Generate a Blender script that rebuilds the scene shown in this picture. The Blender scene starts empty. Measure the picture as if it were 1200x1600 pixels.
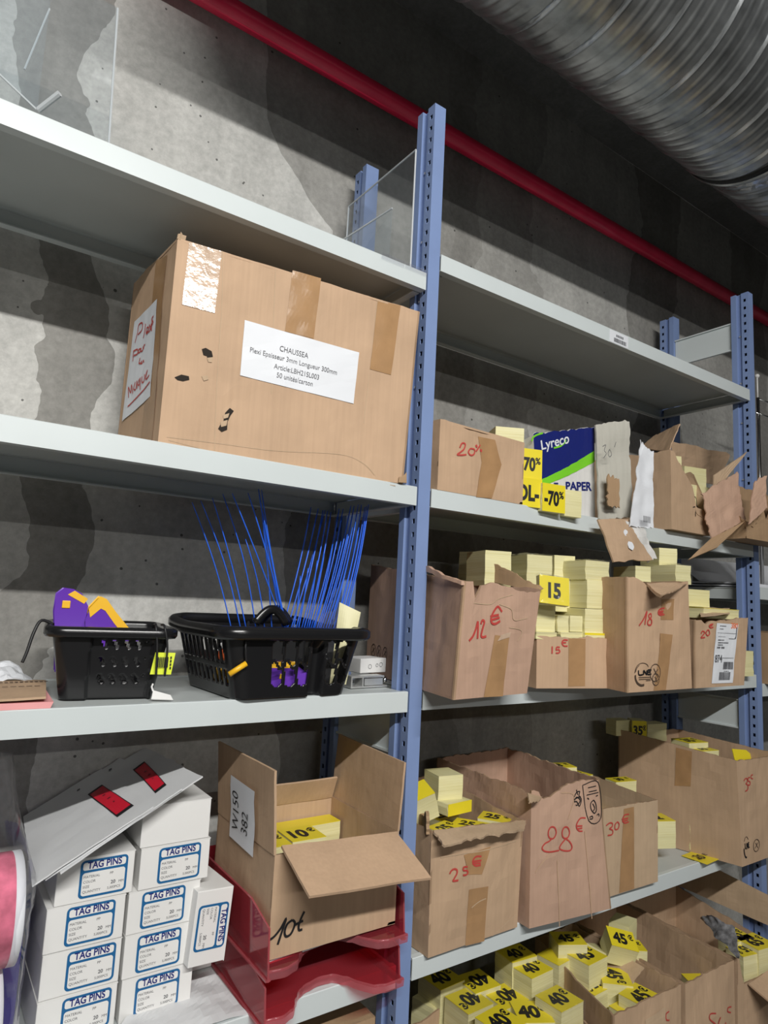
import bpy, math, random
from mathutils import Vector, Matrix, Euler, noise

sc = bpy.context.scene
COL = sc.collection
random.seed(7)
PI = math.pi

# ---------------------------------------------------------------- camera
cam_data = bpy.data.cameras.new('camera')
cam_data.sensor_fit = 'VERTICAL'
cam_data.sensor_height = 36.0
cam_data.lens = 23.287
cam_data.clip_start = 0.02
cam = bpy.data.objects.new('camera', cam_data)
COL.objects.link(cam)
_r, _u, _f = (0.815942, -0.575977, 0.04989), (-0.116119, -0.078736, 0.99011), (0.566352, 0.813665, 0.131126)
cam.matrix_world = Matrix(((_r[0], _u[0], -_f[0], -0.7454), (_r[1], _u[1], -_f[1], -0.9623), (_r[2], _u[2], -_f[2], 1.5023), (0, 0, 0, 1)))
sc.camera = cam

# ---------------------------------------------------------------- view, world, lamps
sc.view_settings.view_transform = 'Standard'
sc.view_settings.look = 'None'
sc.view_settings.gamma = 1.0
sc.view_settings.use_curve_mapping = False
sc.view_settings.exposure = 0.0
world = bpy.data.worlds.new('world')
sc.world = world
world.use_nodes = True
bg = world.node_tree.nodes['Background']
bg.inputs[0].default_value = (0.92, 0.97, 1.0, 1)
bg.inputs[1].default_value = 0.035

def tube_lamp(name, loc, length, width, power, color, tilt=0.0):
    d = bpy.data.lights.new(name, 'AREA')
    d.shape = 'RECTANGLE'
    d.size = length
    d.size_y = width
    d.energy = power
    d.color = color
    o = bpy.data.objects.new(name, d)
    o.location = loc
    o.rotation_euler = (tilt, 0, 0)
    COL.objects.link(o)
    return o
# two rows of fluorescent tubes that run along the aisle, in front of the rack
tube_lamp('aisle_tube_lamp', (-1.0, -2.40, 3.04), 1.9, 0.05, 108.0, (1.0, 0.985, 0.95), math.radians(38))
tube_lamp('far_tube_lamp', (-0.6, -6.2, 3.06), 3.2, 0.06, 56.0, (1.0, 0.985, 0.95), math.radians(50))

# ---------------------------------------------------------------- materials
MATS = {}
def nodes_of(name):
    m = bpy.data.materials.new(name)
    m.use_nodes = True
    nt = m.node_tree
    b = nt.nodes['Principled BSDF']
    return m, nt, b
def N(nt, typ, **kw):
    n = nt.nodes.new(typ)
    for k, v in kw.items():
        if k in n.inputs: n.inputs[k].default_value = v
        else: setattr(n, k, v)
    return n
def coords(nt, scale=(1, 1, 1)):
    t = N(nt, 'ShaderNodeTexCoord')
    mp = N(nt, 'ShaderNodeMapping')
    mp.inputs['Scale'].default_value = scale
    nt.links.new(t.outputs['Object'], mp.inputs['Vector'])
    return mp.outputs['Vector']
def ramp(nt, fac, stops, interp='LINEAR'):
    r = N(nt, 'ShaderNodeValToRGB')
    r.color_ramp.interpolation = interp
    els = r.color_ramp.elements
    while len(els) < len(stops): els.new(0.5)
    for e, (p, c) in zip(els, stops):
        e.position = p
        e.color = (c[0], c[1], c[2], 1) if not isinstance(c, (int, float)) else (c, c, c, 1)
    nt.links.new(fac, r.inputs[0])
    return r.outputs[0]
def mat(name, color, rough=0.5, metal=0.0, var=0.0, vscale=20.0, bump=0.0, bscale=80.0, spec=0.5, stretch=(1, 1, 1)):
    if name in MATS: return MATS[name]
    m, nt, b = nodes_of(name)
    b.inputs['Roughness'].default_value = rough
    b.inputs['Metallic'].default_value = metal
    b.inputs['Specular IOR Level'].default_value = spec
    b.inputs['Base Color'].default_value = (*color, 1)
    v = coords(nt, stretch)
    if var > 0:
        n = N(nt, 'ShaderNodeTexNoise', Scale=vscale, Detail=4.0)
        nt.links.new(v, n.inputs['Vector'])
        lo = tuple(c * (1 - var) for c in color)
        hi = tuple(min(1, c * (1 + var)) for c in color)
        nt.links.new(ramp(nt, n.outputs[0], [(0.3, lo), (0.7, hi)]), b.inputs['Base Color'])
    if bump > 0:
        n2 = N(nt, 'ShaderNodeTexNoise', Scale=bscale, Detail=3.0)
        nt.links.new(v, n2.inputs['Vector'])
        bp = N(nt, 'ShaderNodeBump', Strength=bump, Distance=0.002)
        nt.links.new(n2.outputs[0], bp.inputs['Height'])
        nt.links.new(bp.outputs[0], b.inputs['Normal'])
    MATS[name] = m
    return m
def card_mat(name, color, var=0.10):
    # corrugated board: fine vertical flutes, slow mottling and small fibres
    m, nt, b = nodes_of(name)
    b.inputs['Roughness'].default_value = 0.72
    b.inputs['Specular IOR Level'].default_value = 0.25
    v = coords(nt)
    n = N(nt, 'ShaderNodeTexNoise', Scale=9.0, Detail=5.0)
    nt.links.new(v, n.inputs['Vector'])
    base = ramp(nt, n.outputs[0], [(0.3, tuple(c * (1 - var) for c in color)), (0.72, tuple(c * (1 + var * 0.7) for c in color))])
    v2 = coords(nt, (160, 160, 6))
    n2 = N(nt, 'ShaderNodeTexNoise', Scale=1.0, Detail=2.0)
    nt.links.new(v2, n2.inputs['Vector'])
    f = ramp(nt, n2.outputs[0], [(0.3, 0.955), (0.7, 1.03)])
    mx = N(nt, 'ShaderNodeMix', data_type='RGBA', blend_type='MULTIPLY')
    mx.inputs[0].default_value = 1.0
    nt.links.new(base, mx.inputs[6]); nt.links.new(f, mx.inputs[7])
    nt.links.new(mx.outputs[2], b.inputs['Base Color'])
    n3 = N(nt, 'ShaderNodeTexNoise', Scale=26.0, Detail=4.0)
    nt.links.new(v, n3.inputs['Vector'])
    bp = N(nt, 'ShaderNodeBump', Strength=0.35, Distance=0.004)
    nt.links.new(n3.outputs[0], bp.inputs['Height'])
    nt.links.new(bp.outputs[0], b.inputs['Normal'])
    MATS[name] = m
    return m
def glassy(name, tint, transp, rough, gloss_tint=(1, 1, 1), diff=0.0, diff_col=(1, 1, 1), ior=1.49):
    # thin clear sheet: transparent body, fresnel gloss, a little dust
    m, nt, b = nodes_of(name)
    nt.nodes.remove(b)
    out = nt.nodes['Material Output']
    tr = N(nt, 'ShaderNodeBsdfTransparent'); tr.inputs[0].default_value = (*tint, 1)
    gl = N(nt, 'ShaderNodeBsdfGlossy', Roughness=rough); gl.inputs[0].default_value = (*gloss_tint, 1)
    df = N(nt, 'ShaderNodeBsdfDiffuse'); df.inputs[0].default_value = (*diff_col, 1)
    lw = N(nt, 'ShaderNodeLayerWeight', Blend=0.5)
    pw = N(nt, 'ShaderNodeMath', operation='POWER'); pw.inputs[1].default_value = 4.0
    nt.links.new(lw.outputs['Facing'], pw.inputs[0])
    fr = N(nt, 'ShaderNodeMath', operation='MULTIPLY_ADD'); fr.inputs[1].default_value = 0.55; fr.inputs[2].default_value = 0.015
    nt.links.new(pw.outputs[0], fr.inputs[0])
    m1 = N(nt, 'ShaderNodeMixShader'); m2 = N(nt, 'ShaderNodeMixShader')
    m1.inputs[0].default_value = diff
    nt.links.new(tr.outputs[0], m1.inputs[1]); nt.links.new(df.outputs[0], m1.inputs[2])
    if transp is not None:
        ad = N(nt, 'ShaderNodeMath', operation='ADD'); ad.inputs[1].default_value = transp
        nt.links.new(fr.outputs[0], ad.inputs[0]); fac = ad.outputs[0]
    else: fac = fr.outputs[0]
    nt.links.new(fac, m2.inputs[0])
    nt.links.new(m1.outputs[0], m2.inputs[1]); nt.links.new(gl.outputs[0], m2.inputs[2])
    nt.links.new(m2.outputs[0], out.inputs[0])
    MATS[name] = m
    return m

def concrete(name, bands, light, dark, patch=False, holes=0.0):
    m, nt, b = nodes_of(name)
    b.inputs['Roughness'].default_value = 0.8
    b.inputs['Specular IOR Level'].default_value = 0.3
    v = coords(nt)
    def math_(op, a, c=None, d=None):
        n = N(nt, 'ShaderNodeMath', operation=op)
        for i, q in enumerate((a, c, d)):
            if q is None: continue
            if isinstance(q, (int, float)): n.inputs[i].default_value = q
            else: nt.links.new(q, n.inputs[i])
        return n.outputs[0]
    # old coat edges: vertical bands whose borders wander
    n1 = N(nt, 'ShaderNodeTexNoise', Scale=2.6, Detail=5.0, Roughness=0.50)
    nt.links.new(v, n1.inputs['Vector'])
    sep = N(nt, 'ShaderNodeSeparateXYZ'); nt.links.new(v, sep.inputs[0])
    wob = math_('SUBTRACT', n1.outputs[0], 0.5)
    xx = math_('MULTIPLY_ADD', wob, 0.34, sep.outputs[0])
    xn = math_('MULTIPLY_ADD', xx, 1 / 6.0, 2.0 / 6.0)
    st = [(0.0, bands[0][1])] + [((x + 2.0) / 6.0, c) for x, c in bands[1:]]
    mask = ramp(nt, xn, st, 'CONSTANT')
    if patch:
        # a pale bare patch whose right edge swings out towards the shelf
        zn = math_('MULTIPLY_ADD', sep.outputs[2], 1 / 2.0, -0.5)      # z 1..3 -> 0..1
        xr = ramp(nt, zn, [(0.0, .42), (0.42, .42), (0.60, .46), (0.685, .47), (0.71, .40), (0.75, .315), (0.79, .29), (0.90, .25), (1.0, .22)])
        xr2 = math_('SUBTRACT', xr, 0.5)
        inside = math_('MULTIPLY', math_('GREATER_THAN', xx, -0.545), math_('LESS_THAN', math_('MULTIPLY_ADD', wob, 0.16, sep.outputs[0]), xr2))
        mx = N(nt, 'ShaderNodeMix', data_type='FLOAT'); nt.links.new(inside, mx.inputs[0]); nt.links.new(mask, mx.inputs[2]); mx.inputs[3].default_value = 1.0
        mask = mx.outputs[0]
    n2 = N(nt, 'ShaderNodeTexNoise', Scale=7.0, Detail=8.0, Roughness=0.7)
    nt.links.new(v, n2.inputs['Vector'])
    mot = ramp(nt, n2.outputs[0], [(0.25, 0.80), (0.75, 1.16)])
    n4 = N(nt, 'ShaderNodeTexNoise', Scale=70.0, Detail=4.0, Roughness=0.7)
    nt.links.new(v, n4.inputs['Vector'])
    grain = ramp(nt, n4.outputs[0], [(0.3, 0.82), (0.7, 1.10)])
    v3 = coords(nt, (9, 9, 1.1))
    n5 = N(nt, 'ShaderNodeTexNoise', Scale=1.6, Detail=5.0)
    nt.links.new(v3, n5.inputs['Vector'])
    streak = ramp(nt, n5.outputs[0], [(0.32, 0.88), (0.62, 1.0), (0.74, 1.14)])
    vo = N(nt, 'ShaderNodeTexVoronoi', Scale=46.0); nt.links.new(v, vo.inputs['Vector'])
    n7 = N(nt, 'ShaderNodeTexNoise', Scale=60.0); nt.links.new(v, n7.inputs['Vector'])
    dd = math_('MULTIPLY_ADD', n7.outputs[0], 0.22, vo.outputs['Distance'])
    sc2 = N(nt, 'ShaderNodeSeparateColor'); nt.links.new(vo.outputs['Color'], sc2.inputs[0])
    rad = math_('MULTIPLY_ADD', sc2.outputs[1], 0.12, 0.15)
    h1 = math_('LESS_THAN', dd, rad)
    h2 = math_('LESS_THAN', sc2.outputs[0], math_('MULTIPLY', mask, holes))
    hole = math_('MULTIPLY_ADD', math_('MULTIPLY', h1, h2), -0.72, 1.0)
    base = N(nt, 'ShaderNodeMix', data_type='RGBA', blend_type='MIX')
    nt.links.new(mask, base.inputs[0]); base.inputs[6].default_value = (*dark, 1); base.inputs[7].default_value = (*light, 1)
    cur = base.outputs[2]
    for f in (mot, grain, streak, hole):
        mm = N(nt, 'ShaderNodeMix', data_type='RGBA', blend_type='MULTIPLY'); mm.inputs[0].default_value = 1.0
        nt.links.new(cur, mm.inputs[6]); nt.links.new(f, mm.inputs[7]); cur = mm.outputs[2]
    nt.links.new(cur, b.inputs['Base Color'])
    bp = N(nt, 'ShaderNodeBump', Strength=0.25, Distance=0.006)
    nt.links.new(n2.outputs[0], bp.inputs['Height']); nt.links.new(bp.outputs[0], b.inputs['Normal'])
    MATS[name] = m
    return m

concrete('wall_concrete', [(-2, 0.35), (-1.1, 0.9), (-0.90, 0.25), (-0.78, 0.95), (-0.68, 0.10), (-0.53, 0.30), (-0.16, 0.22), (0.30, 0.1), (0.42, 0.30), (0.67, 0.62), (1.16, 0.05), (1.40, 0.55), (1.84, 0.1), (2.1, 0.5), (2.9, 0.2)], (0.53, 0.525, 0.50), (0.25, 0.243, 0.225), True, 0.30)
concrete('plain_concrete', [(-2, 0.4), (0.5, 0.5)], (0.26, 0.26, 0.25), (0.15, 0.15, 0.145))
mat('white_metal', (0.60, 0.65, 0.655), 0.34, 0.0, 0.03, 6, 0.0)
mat('deck_metal', (0.50, 0.535, 0.53), 0.45, 0.0, 0.06, 5)
mat('blue_paint', (0.20, 0.28, 0.50), 0.42, 0.0, 0.04, 12)
mat('red_paint', (0.80, 0.026, 0.085), 0.20, 0.0, 0.10, 14)
mat('galvanized', (0.50, 0.52, 0.53), 0.33, 0.88, 0.38, 16, 0.06, 40, 0.5, (1, 1, 1))
mat('foil', (0.7, 0.71, 0.72), 0.22, 0.9, 0.1, 30, 0.9, 60)
mat('black_gap', (0.012, 0.012, 0.012), 0.6)
mat('zinc', (0.62, 0.63, 0.62), 0.35, 0.7, 0.08, 40)
card_mat('card', (0.50, 0.345, 0.225))
card_mat('card_light', (0.53, 0.36, 0.235))
card_mat('card_pink', (0.50, 0.325, 0.235))
card_mat('card_dark', (0.40, 0.265, 0.155))
card_mat('card_pale', (0.51, 0.37, 0.245))
card_mat('card_edge', (0.36, 0.24, 0.15), 0.3)
card_mat('white_board', (0.68, 0.67, 0.65), 0.05)
card_mat('grey_board', (0.47, 0.455, 0.40), 0.06)
mat('tape', (0.40, 0.235, 0.115), 0.22, 0, 0.08, 30, 0.15, 60)
mat('clear_tape_shine', (0.55, 0.40, 0.29), 0.16, 0, 0.12, 40, 0.8, 48, 0.6)
mat('white_paper', (0.74, 0.76, 0.80), 0.55, 0, 0.02, 10)
mat('paper_grey', (0.62, 0.63, 0.64), 0.5, 0, 0.03, 10, 0.15, 14)
mat('white_carton', (0.76, 0.755, 0.74), 0.45, 0, 0.02, 10)
mat('ink_red', (0.50, 0.06, 0.05), 0.6)
mat('ink_black', (0.012, 0.012, 0.014), 0.5)
mat('ink_grey', (0.10, 0.10, 0.11), 0.6)
mat('ink_brown', (0.07, 0.045, 0.03), 0.7)
mat('ink_blue', (0.012, 0.12, 0.30), 0.4)
mat('ink_navy', (0.012, 0.020, 0.16), 0.35)
mat('ink_lime', (0.20, 0.62, 0.03), 0.35)
mat('ink_orange', (0.8, 0.2, 0.08), 0.5)
mat('torn_hole_shade', (0.02, 0.014, 0.01), 0.9)  # near-black colour paints the shade inside torn holes
mat('yellow_card', (0.80, 0.66, 0.030), 0.32, 0, 0.03, 8, 0, 1, 0.4)
mat('purple_plastic', (0.13, 0.035, 0.42), 0.32)
mat('yellow_plastic', (0.86, 0.48, 0.02), 0.4)
mat('orange_plastic', (0.85, 0.16, 0.05), 0.4)
mat('black_plastic', (0.010, 0.010, 0.011), 0.24, 0, 0, 1, 0, 1, 0.5)
mat('black_cord', (0.012, 0.012, 0.013), 0.5)
mat('neon_paper', (0.72, 0.82, 0.04), 0.45)
mat('blue_tie', (0.025, 0.15, 0.85), 0.35)
mat('pink_paper', (0.80, 0.36, 0.36), 0.6, 0, 0.05, 12)
mat('pink_film', (0.74, 0.17, 0.26), 0.25, 0, 0.45, 34)
mat('red_window', (0.62, 0.012, 0.035), 0.2)
mat('navy_box', (0.045, 0.03, 0.26), 0.3)
mat('cream_card', (0.74, 0.70, 0.42), 0.5)
mat('grey_film', (0.20, 0.20, 0.21), 0.2, 0, 0.55, 60)
mat('steel', (0.60, 0.60, 0.60), 0.18, 1.0)
def cream_mat():
    m, nt, b = nodes_of('cream_stack')
    b.inputs['Roughness'].default_value = 0.6
    v = coords(nt, (6, 6, 1))
    w = N(nt, 'ShaderNodeTexNoise', Scale=3.0, Detail=2.0)
    v2 = coords(nt, (3, 3, 420))
    nt.links.new(v2, w.inputs['Vector'])
    nt.links.new(ramp(nt, w.outputs[0], [(0.3, (0.66, 0.60, 0.28)), (0.55, (0.76, 0.71, 0.40)), (0.75, (0.79, 0.76, 0.50))]), b.inputs['Base Color'])
    MATS['cream_stack'] = m
cream_mat()
glassy('plexi', (0.93, 0.95, 0.96), 0.0, 0.04, (1, 1, 1), 0.04, (0.75, 0.8, 0.85))
mat('plexi_edge', (0.55, 0.58, 0.60), 0.2)
glassy('clear_film', (0.96, 0.96, 0.97), 0.015, 0.08, (1, 1, 1), 0.02, (0.8, 0.8, 0.82))
glassy('shrink_film', (0.99, 0.99, 0.99), 0.02, 0.10, (1, 1, 1), 0.03, (0.9, 0.9, 0.85))
glassy('red_acrylic', (0.86, 0.17, 0.22), 0.02, 0.10, (1, 0.9, 0.9), 0.24, (0.50, 0.09, 0.12))
glassy('red_acrylic_edge', (0.90, 0.34, 0.38), 0.05, 0.08, (1, 0.95, 0.95), 0.34, (0.66, 0.18, 0.21))

# ---------------------------------------------------------------- mesh helpers
class MB:
    def __init__(s): s.v = []; s.f = []; s.m = []
    def add(s, verts, faces, mi=0):
        o = len(s.v); s.v += [Vector(p) for p in verts]
        for f in faces: s.f.append([o + i for i in f]); s.m.append(mi)
        return s
    def hexa(s, c, mi=0):      # corners: bottom 4 (ccw seen from above), top 4
        return s.add(c, [(3, 2, 1, 0), (4, 5, 6, 7), (0, 1, 5, 4), (1, 2, 6, 5), (2, 3, 7, 6), (3, 0, 4, 7)], mi)
    def box(s, lo, hi, mi=0):
        x0, y0, z0 = lo; x1, y1, z1 = hi
        return s.hexa([(x0, y0, z0), (x1, y0, z0), (x1, y1, z0), (x0, y1, z0), (x0, y0, z1), (x1, y0, z1), (x1, y1, z1), (x0, y1, z1)], mi)
    def prism(s, poly, axis, a, b, mi=0):    # poly in the two other axes, extruded along axis from a to b
        def P(q, t):
            return {'x': (t, q[0], q[1]), 'y': (q[0], t, q[1]), 'z': (q[0], q[1], t)}[axis]
        n = len(poly)
        fs = [tuple(range(n)), tuple(range(2 * n - 1, n - 1, -1))]
        for i in range(n): fs.append((i, (i + 1) % n, n + (i + 1) % n, n + i))
        return s.add([P(q, a) for q in poly] + [P(q, b) for q in poly], fs, mi)
    def tube(s, pts, r, n=8, mi=0, closed=False, flat=1.0, up=Vector((0, 0, 1))):
        pts = [Vector(p) for p in pts]; k = len(pts); o = len(s.v)
        for i, p in enumerate(pts):
            a = pts[(i - 1) % k] if (closed or i > 0) else p
            b = pts[(i + 1) % k] if (closed or i < k - 1) else p
            t = (b - a).normalized()
            x = t.cross(up)
            if x.length < 1e-4: x = t.cross(Vector((1, 0, 0)))
            x.normalize(); y = x.cross(t)
            rr = r[i] if isinstance(r, (list, tuple)) else r
            for j in range(n):
                q = 2 * PI * j / n
                s.v.append(p + x * (rr * math.cos(q)) + y * (rr * flat * math.sin(q)))
        for i in range(k if closed else k - 1):
            for j in range(n):
                s.f.append([o + i * n + j, o + i * n + (j + 1) % n, o + ((i + 1) % k) * n + (j + 1) % n, o + ((i + 1) % k) * n + j]); s.m.append(mi)
        if not closed:
            s.f.append([o + j for j in range(n)][::-1]); s.m.append(mi)
            s.f.append([o + (k - 1) * n + j for j in range(n)]); s.m.append(mi)
        return s
    def lathe(s, prof, origin, axis=(0, 0, 1), n=32, mi=0):   # prof: (radius, height)
        ax = Vector(axis).normalized(); o = len(s.v); origin = Vector(origin)
        x = ax.orthogonal().normalized(); y = ax.cross(x)
        for r, h in prof:
            for j in range(n):
                q = 2 * PI * j / n
                s.v.append(origin + ax * h + x * (r * math.cos(q)) + y * (r * math.sin(q)))
        for i in range(len(prof) - 1):
            for j in range(n):
                s.f.append([o + i * n + j, o + i * n + (j + 1) % n, o + (i + 1) * n + (j + 1) % n, o + (i + 1) * n + j]); s.m.append(mi)
        return s
    def ribbon(s, pts, nrm, w, mi=0):
        pts = [Vector(p) for p in pts]; nrm = Vector(nrm); o = len(s.v); k = len(pts)
        for i, p in enumerate(pts):
            t = (pts[min(i + 1, k - 1)] - pts[max(i - 1, 0)])
            if t.length < 1e-9: t = Vector((1, 0, 0))
            x = t.normalized().cross(nrm)
            s.v += [p - x * (w / 2), p + x * (w / 2)]
        for i in range(k - 1):
            s.f.append([o + 2 * i, o + 2 * i + 1, o + 2 * i + 3, o + 2 * i + 2]); s.m.append(mi)
        return s
    def sheet(s, P00, P10, P11, P01, t=0.003, nu=10, nv=8, amp=0.0, jag=(0, 0, 0, 0), seed=0, mi=0, mback=None, bulge=0.0, scale=14.0):
        # a board with thickness between four corners; amp crumples it, jag tears the sides (bottom, right, top, left)
        P00, P10, P11, P01 = map(Vector, (P00, P10, P11, P01))
        nrm = (P10 - P00).cross(P01 - P00).normalized(); o = len(s.v)
        rnd = random.Random(seed)
        du = ((P10 - P00) + (P11 - P01)) / 2; dv = ((P01 - P00) + (P11 - P10)) / 2
        def jn(k, q): return noise.noise(Vector((q * 9 + seed * 3.1, k * 7.7, seed))) * 1.2 + noise.noise(Vector((q * 31 + seed, k * 3.3, 5))) * 0.7
        off = []
        for side in (0, 1):
            for j in range(nv + 1):
                for i in range(nu + 1):
                    u, v = i / nu, j / nv
                    p = P00 * (1 - u) * (1 - v) + P10 * u * (1 - v) + P11 * u * v + P01 * (1 - u) * v
                    wb = jag[0] * jn(0, u) * (1 - v) ** 3; wt = jag[2] * jn(2, u) * v ** 3
                    wl = jag[3] * jn(3, v) * (1 - u) ** 3; wr = jag[1] * jn(1, v) * u ** 3
                    p = p + dv.normalized() * (wb + wt) + du.normalized() * (wl + wr)
                    d = amp * (noise.noise(p * scale + Vector((seed, 0, 0))) + 0.5 * noise.noise(p * scale * 2.7)) + bulge * math.sin(PI * u) * math.sin(PI * v)
                    s.v.append(p + nrm * (d + (t / 2 if side == 0 else -t / 2)))
        W = nu + 1; K = W * (nv + 1)
        mb = mi if mback is None else mback
        for j in range(nv):
            for i in range(nu):
                a = o + j * W + i
                s.f.append([a, a + 1, a + W + 1, a + W]); s.m.append(mi)
                s.f.append([K + a + W, K + a + W + 1, K + a + 1, K + a]); s.m.append(mb)
        rim = [i for i in range(W)] + [j * W + nu for j in range(1, nv + 1)] + [nv * W + i for i in range(nu - 1, -1, -1)] + [j * W for j in range(nv - 1, 0, -1)]
        for a, b in zip(rim, rim[1:] + rim[:1]):
            s.f.append([o + b, o + a, o + K + a, o + K + b]); s.m.append(mb)
        return s
    def build(s, name, mats, parent=None, smooth=False, base=None):
        me = bpy.data.meshes.new(name)
        b = Vector(base) if base is not None else Vector((0, 0, 0))
        me.from_pydata([tuple(p - b) for p in s.v], [], s.f)
        if isinstance(mats, str): mats = [mats]
        for m in mats: me.materials.append(MATS[m])
        me.polygons.foreach_set('material_index', s.m)
        if smooth: me.polygons.foreach_set('use_smooth', [True] * len(s.f))
        me.validate()
        me.update()
        o = bpy.data.objects.new(name, me); COL.objects.link(o)
        if parent is not None: o.parent = parent
        return o
def bevel(o, w=0.002, seg=2):
    md = o.modifiers.new('bevel', 'BEVEL'); md.width = w; md.segments = seg; md.limit_method = 'ANGLE'; md.angle_limit = math.radians(40)
    return o
def tag(o, label, cat, group=None):
    o['label'] = label; o['category'] = cat
    if group: o['group'] = group
    return o
def thing(name, label, cat, loc=(0, 0, 0), rot=(0, 0, 0), group=None):
    o = bpy.data.objects.new(name, None); COL.objects.link(o)
    o.empty_display_size = 0.03
    o.location = loc; o.rotation_euler = rot
    return tag(o, label, cat, group)
def structure(name, mb, m):
    o = mb.build(name, m); o['kind'] = 'structure'; return o
def smooth_line(pts, k=5):
    pts = [Vector((*p, 0)) if len(p) == 2 else Vector(p) for p in pts]
    if len(pts) < 3: return pts
    out = []
    for i in range(len(pts) - 1):
        p0, p1, p2, p3 = pts[max(i - 1, 0)], pts[i], pts[i + 1], pts[min(i + 2, len(pts) - 1)]
        for j in range(k):
            t = j / k
            out.append(0.5 * ((2 * p1) + (p2 - p0) * t + (2 * p0 - 5 * p1 + 4 * p2 - p3) * t * t + (3 * p1 - p0 - 3 * p2 + p3) * t ** 3))
    out.append(pts[-1]); return out
_TXT = {}
def text_geo(s, bold=0.0):
    k = (s, bold)
    if k not in _TXT:
        cu = bpy.data.curves.new('lettering', 'FONT'); cu.body = s; cu.size = 1.0; cu.offset = bold; cu.resolution_u = 4
        o = bpy.data.objects.new('lettering', cu); COL.objects.link(o)
        dg = bpy.context.evaluated_depsgraph_get(); dg.update()
        me = o.evaluated_get(dg).to_mesh()
        v = [tuple(p.co) for p in me.vertices]; f = [tuple(p.vertices) for p in me.polygons]
        o.evaluated_get(dg).to_mesh_clear()
        bpy.data.objects.remove(o); bpy.data.curves.remove(cu)
        x0 = min(p[0] for p in v); x1 = max(p[0] for p in v); y1 = max(p[1] for p in v); y0 = min(p[1] for p in v)
        _TXT[k] = ([(p[0] - (x0 + x1) / 2, p[1]) for p in v], f, x1 - x0, y0, y1)
    return _TXT[k]
def add_text(mb, s, size, fn, x=0, y=0, xs=1.0, bold=0.0, ang=0.0, align='c', mi=0):
    # fn maps plane metres (x, y) to a point
    v, f, w, y0, y1 = text_geo(s, bold)
    sh = {'c': 0, 'l': w / 2, 'r': -w / 2}[align]
    c, sn = math.cos(ang), math.sin(ang)
    P = []
    for px, py in v:
        ax, ay = (px + sh) * size * xs, py * size
        P.append(fn(x + ax * c - ay * sn, y + ax * sn + ay * c))
    mb.add(P, f, mi)

# ---------------------------------------------------------------- room
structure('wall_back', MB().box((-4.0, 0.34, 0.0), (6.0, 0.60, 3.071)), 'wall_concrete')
structure('floor', MB().box((-4.0, -9.0, -0.10), (6.0, 0.60, 0.0)), 'plain_concrete')
structure('ceiling', MB().box((-4.0, -9.0, 3.071), (6.0, 0.60, 3.30)), 'plain_concrete')

# ---------------------------------------------------------------- red pipe and ventilation duct
pp = MB().tube([(-2.6, 0.30, 2.742), (4.6, 0.30, 2.736)], 0.0235, 28)
tag(pp.build('pipe', 'red_paint', smooth=True), 'long red painted pipe running along the concrete wall above the racks', 'pipe')

dc = Vector((0, -0.211, 2.849)); DR = 0.22
duct = thing('ventilation_duct', 'big round galvanized spiral duct hanging under the ceiling at upper right', 'duct', (0.91, dc.y, dc.z))
def duct_section(x0, x1, r, phase, step=0.0024, n=84):
    mb = MB(); k = int((x1 - x0) / step) + 1
    for i in range(k):
        x = x0 + i * step
        for j in range(n):
            q = 2 * PI * j / n
            c = ((x - phase) / 0.121 - q / (2 * PI)) % 1.0
            h = 0.0
            d = min(c, 1 - c)
            if c < 0.055: h = 0.0045 * (1 - ((c - .022) / .033) ** 2)
            elif c > 0.955: h = -0.0062 * (1 - ((c - .978) / .023) ** 2)
            for cc in (0.27, 0.50, 0.74):
                d = abs(c - cc)
                if d < 0.055: h = 0.0017 * (1 - (d / 0.055) ** 2)
            rr = r + h
            mb.v.append(Vector((x - 0.91, rr * math.cos(q), rr * math.sin(q))))
    for i in range(k - 1):
        for j in range(n):
            mb.f.append([i * n + j, i * n + (j + 1) % n, (i + 1) * n + (j + 1) % n, (i + 1) * n + j]); mb.m.append(0)
    return mb
duct_section(-0.55, 0.885, DR, 0.02).build('spiral_section', 'galvanized', duct, True)
duct_section(0.925, 2.4, DR - 0.002, 0.06, 0.005, 72).build('spiral_section', 'galvanized', duct, True)
rg = MB().lathe([(DR - 0.012, -0.030), (DR + 0.004, -0.028), (DR + 0.004, -0.012), (DR - 0.012, -0.010)], (0, 0, 0), (1, 0, 0), 80)
rg.build('black_gap_ring', 'black_gap', duct, True)  # solid black ring stands in for the dark gap at the coupling
rg = MB().lathe([(DR - 0.012, -0.011), (DR + 0.005, -0.010), (DR + 0.007, -0.004), (DR + 0.004, 0.004), (DR - 0.002, 0.006)], (0, 0, 0), (1, 0, 0), 80)
rg.build('coupling_ring', 'galvanized', duct, True)
fo = MB()
R_ = DR - 0.0015
nn = 26
for i in range(nn + 1):
    q = -2.25 + 1.55 * i / nn
    for j in range(5):
        x = 0.006 + 0.045 * j / 4 * (1 + 0.2 * math.sin(i * 1.7)); r = R_ + 0.003 * noise.noise(Vector((i * 0.9, j * 1.3, 2)))
        fo.v.append(Vector((x, r * math.cos(q), r * math.sin(q))))
for i in range(nn):
    for j in range(4):
        a = i * 5 + j; fo.f.append([a, a + 1, a + 6, a + 5]); fo.m.append(0)
fo.build('foil_tape', 'foil', duct, True)

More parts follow.
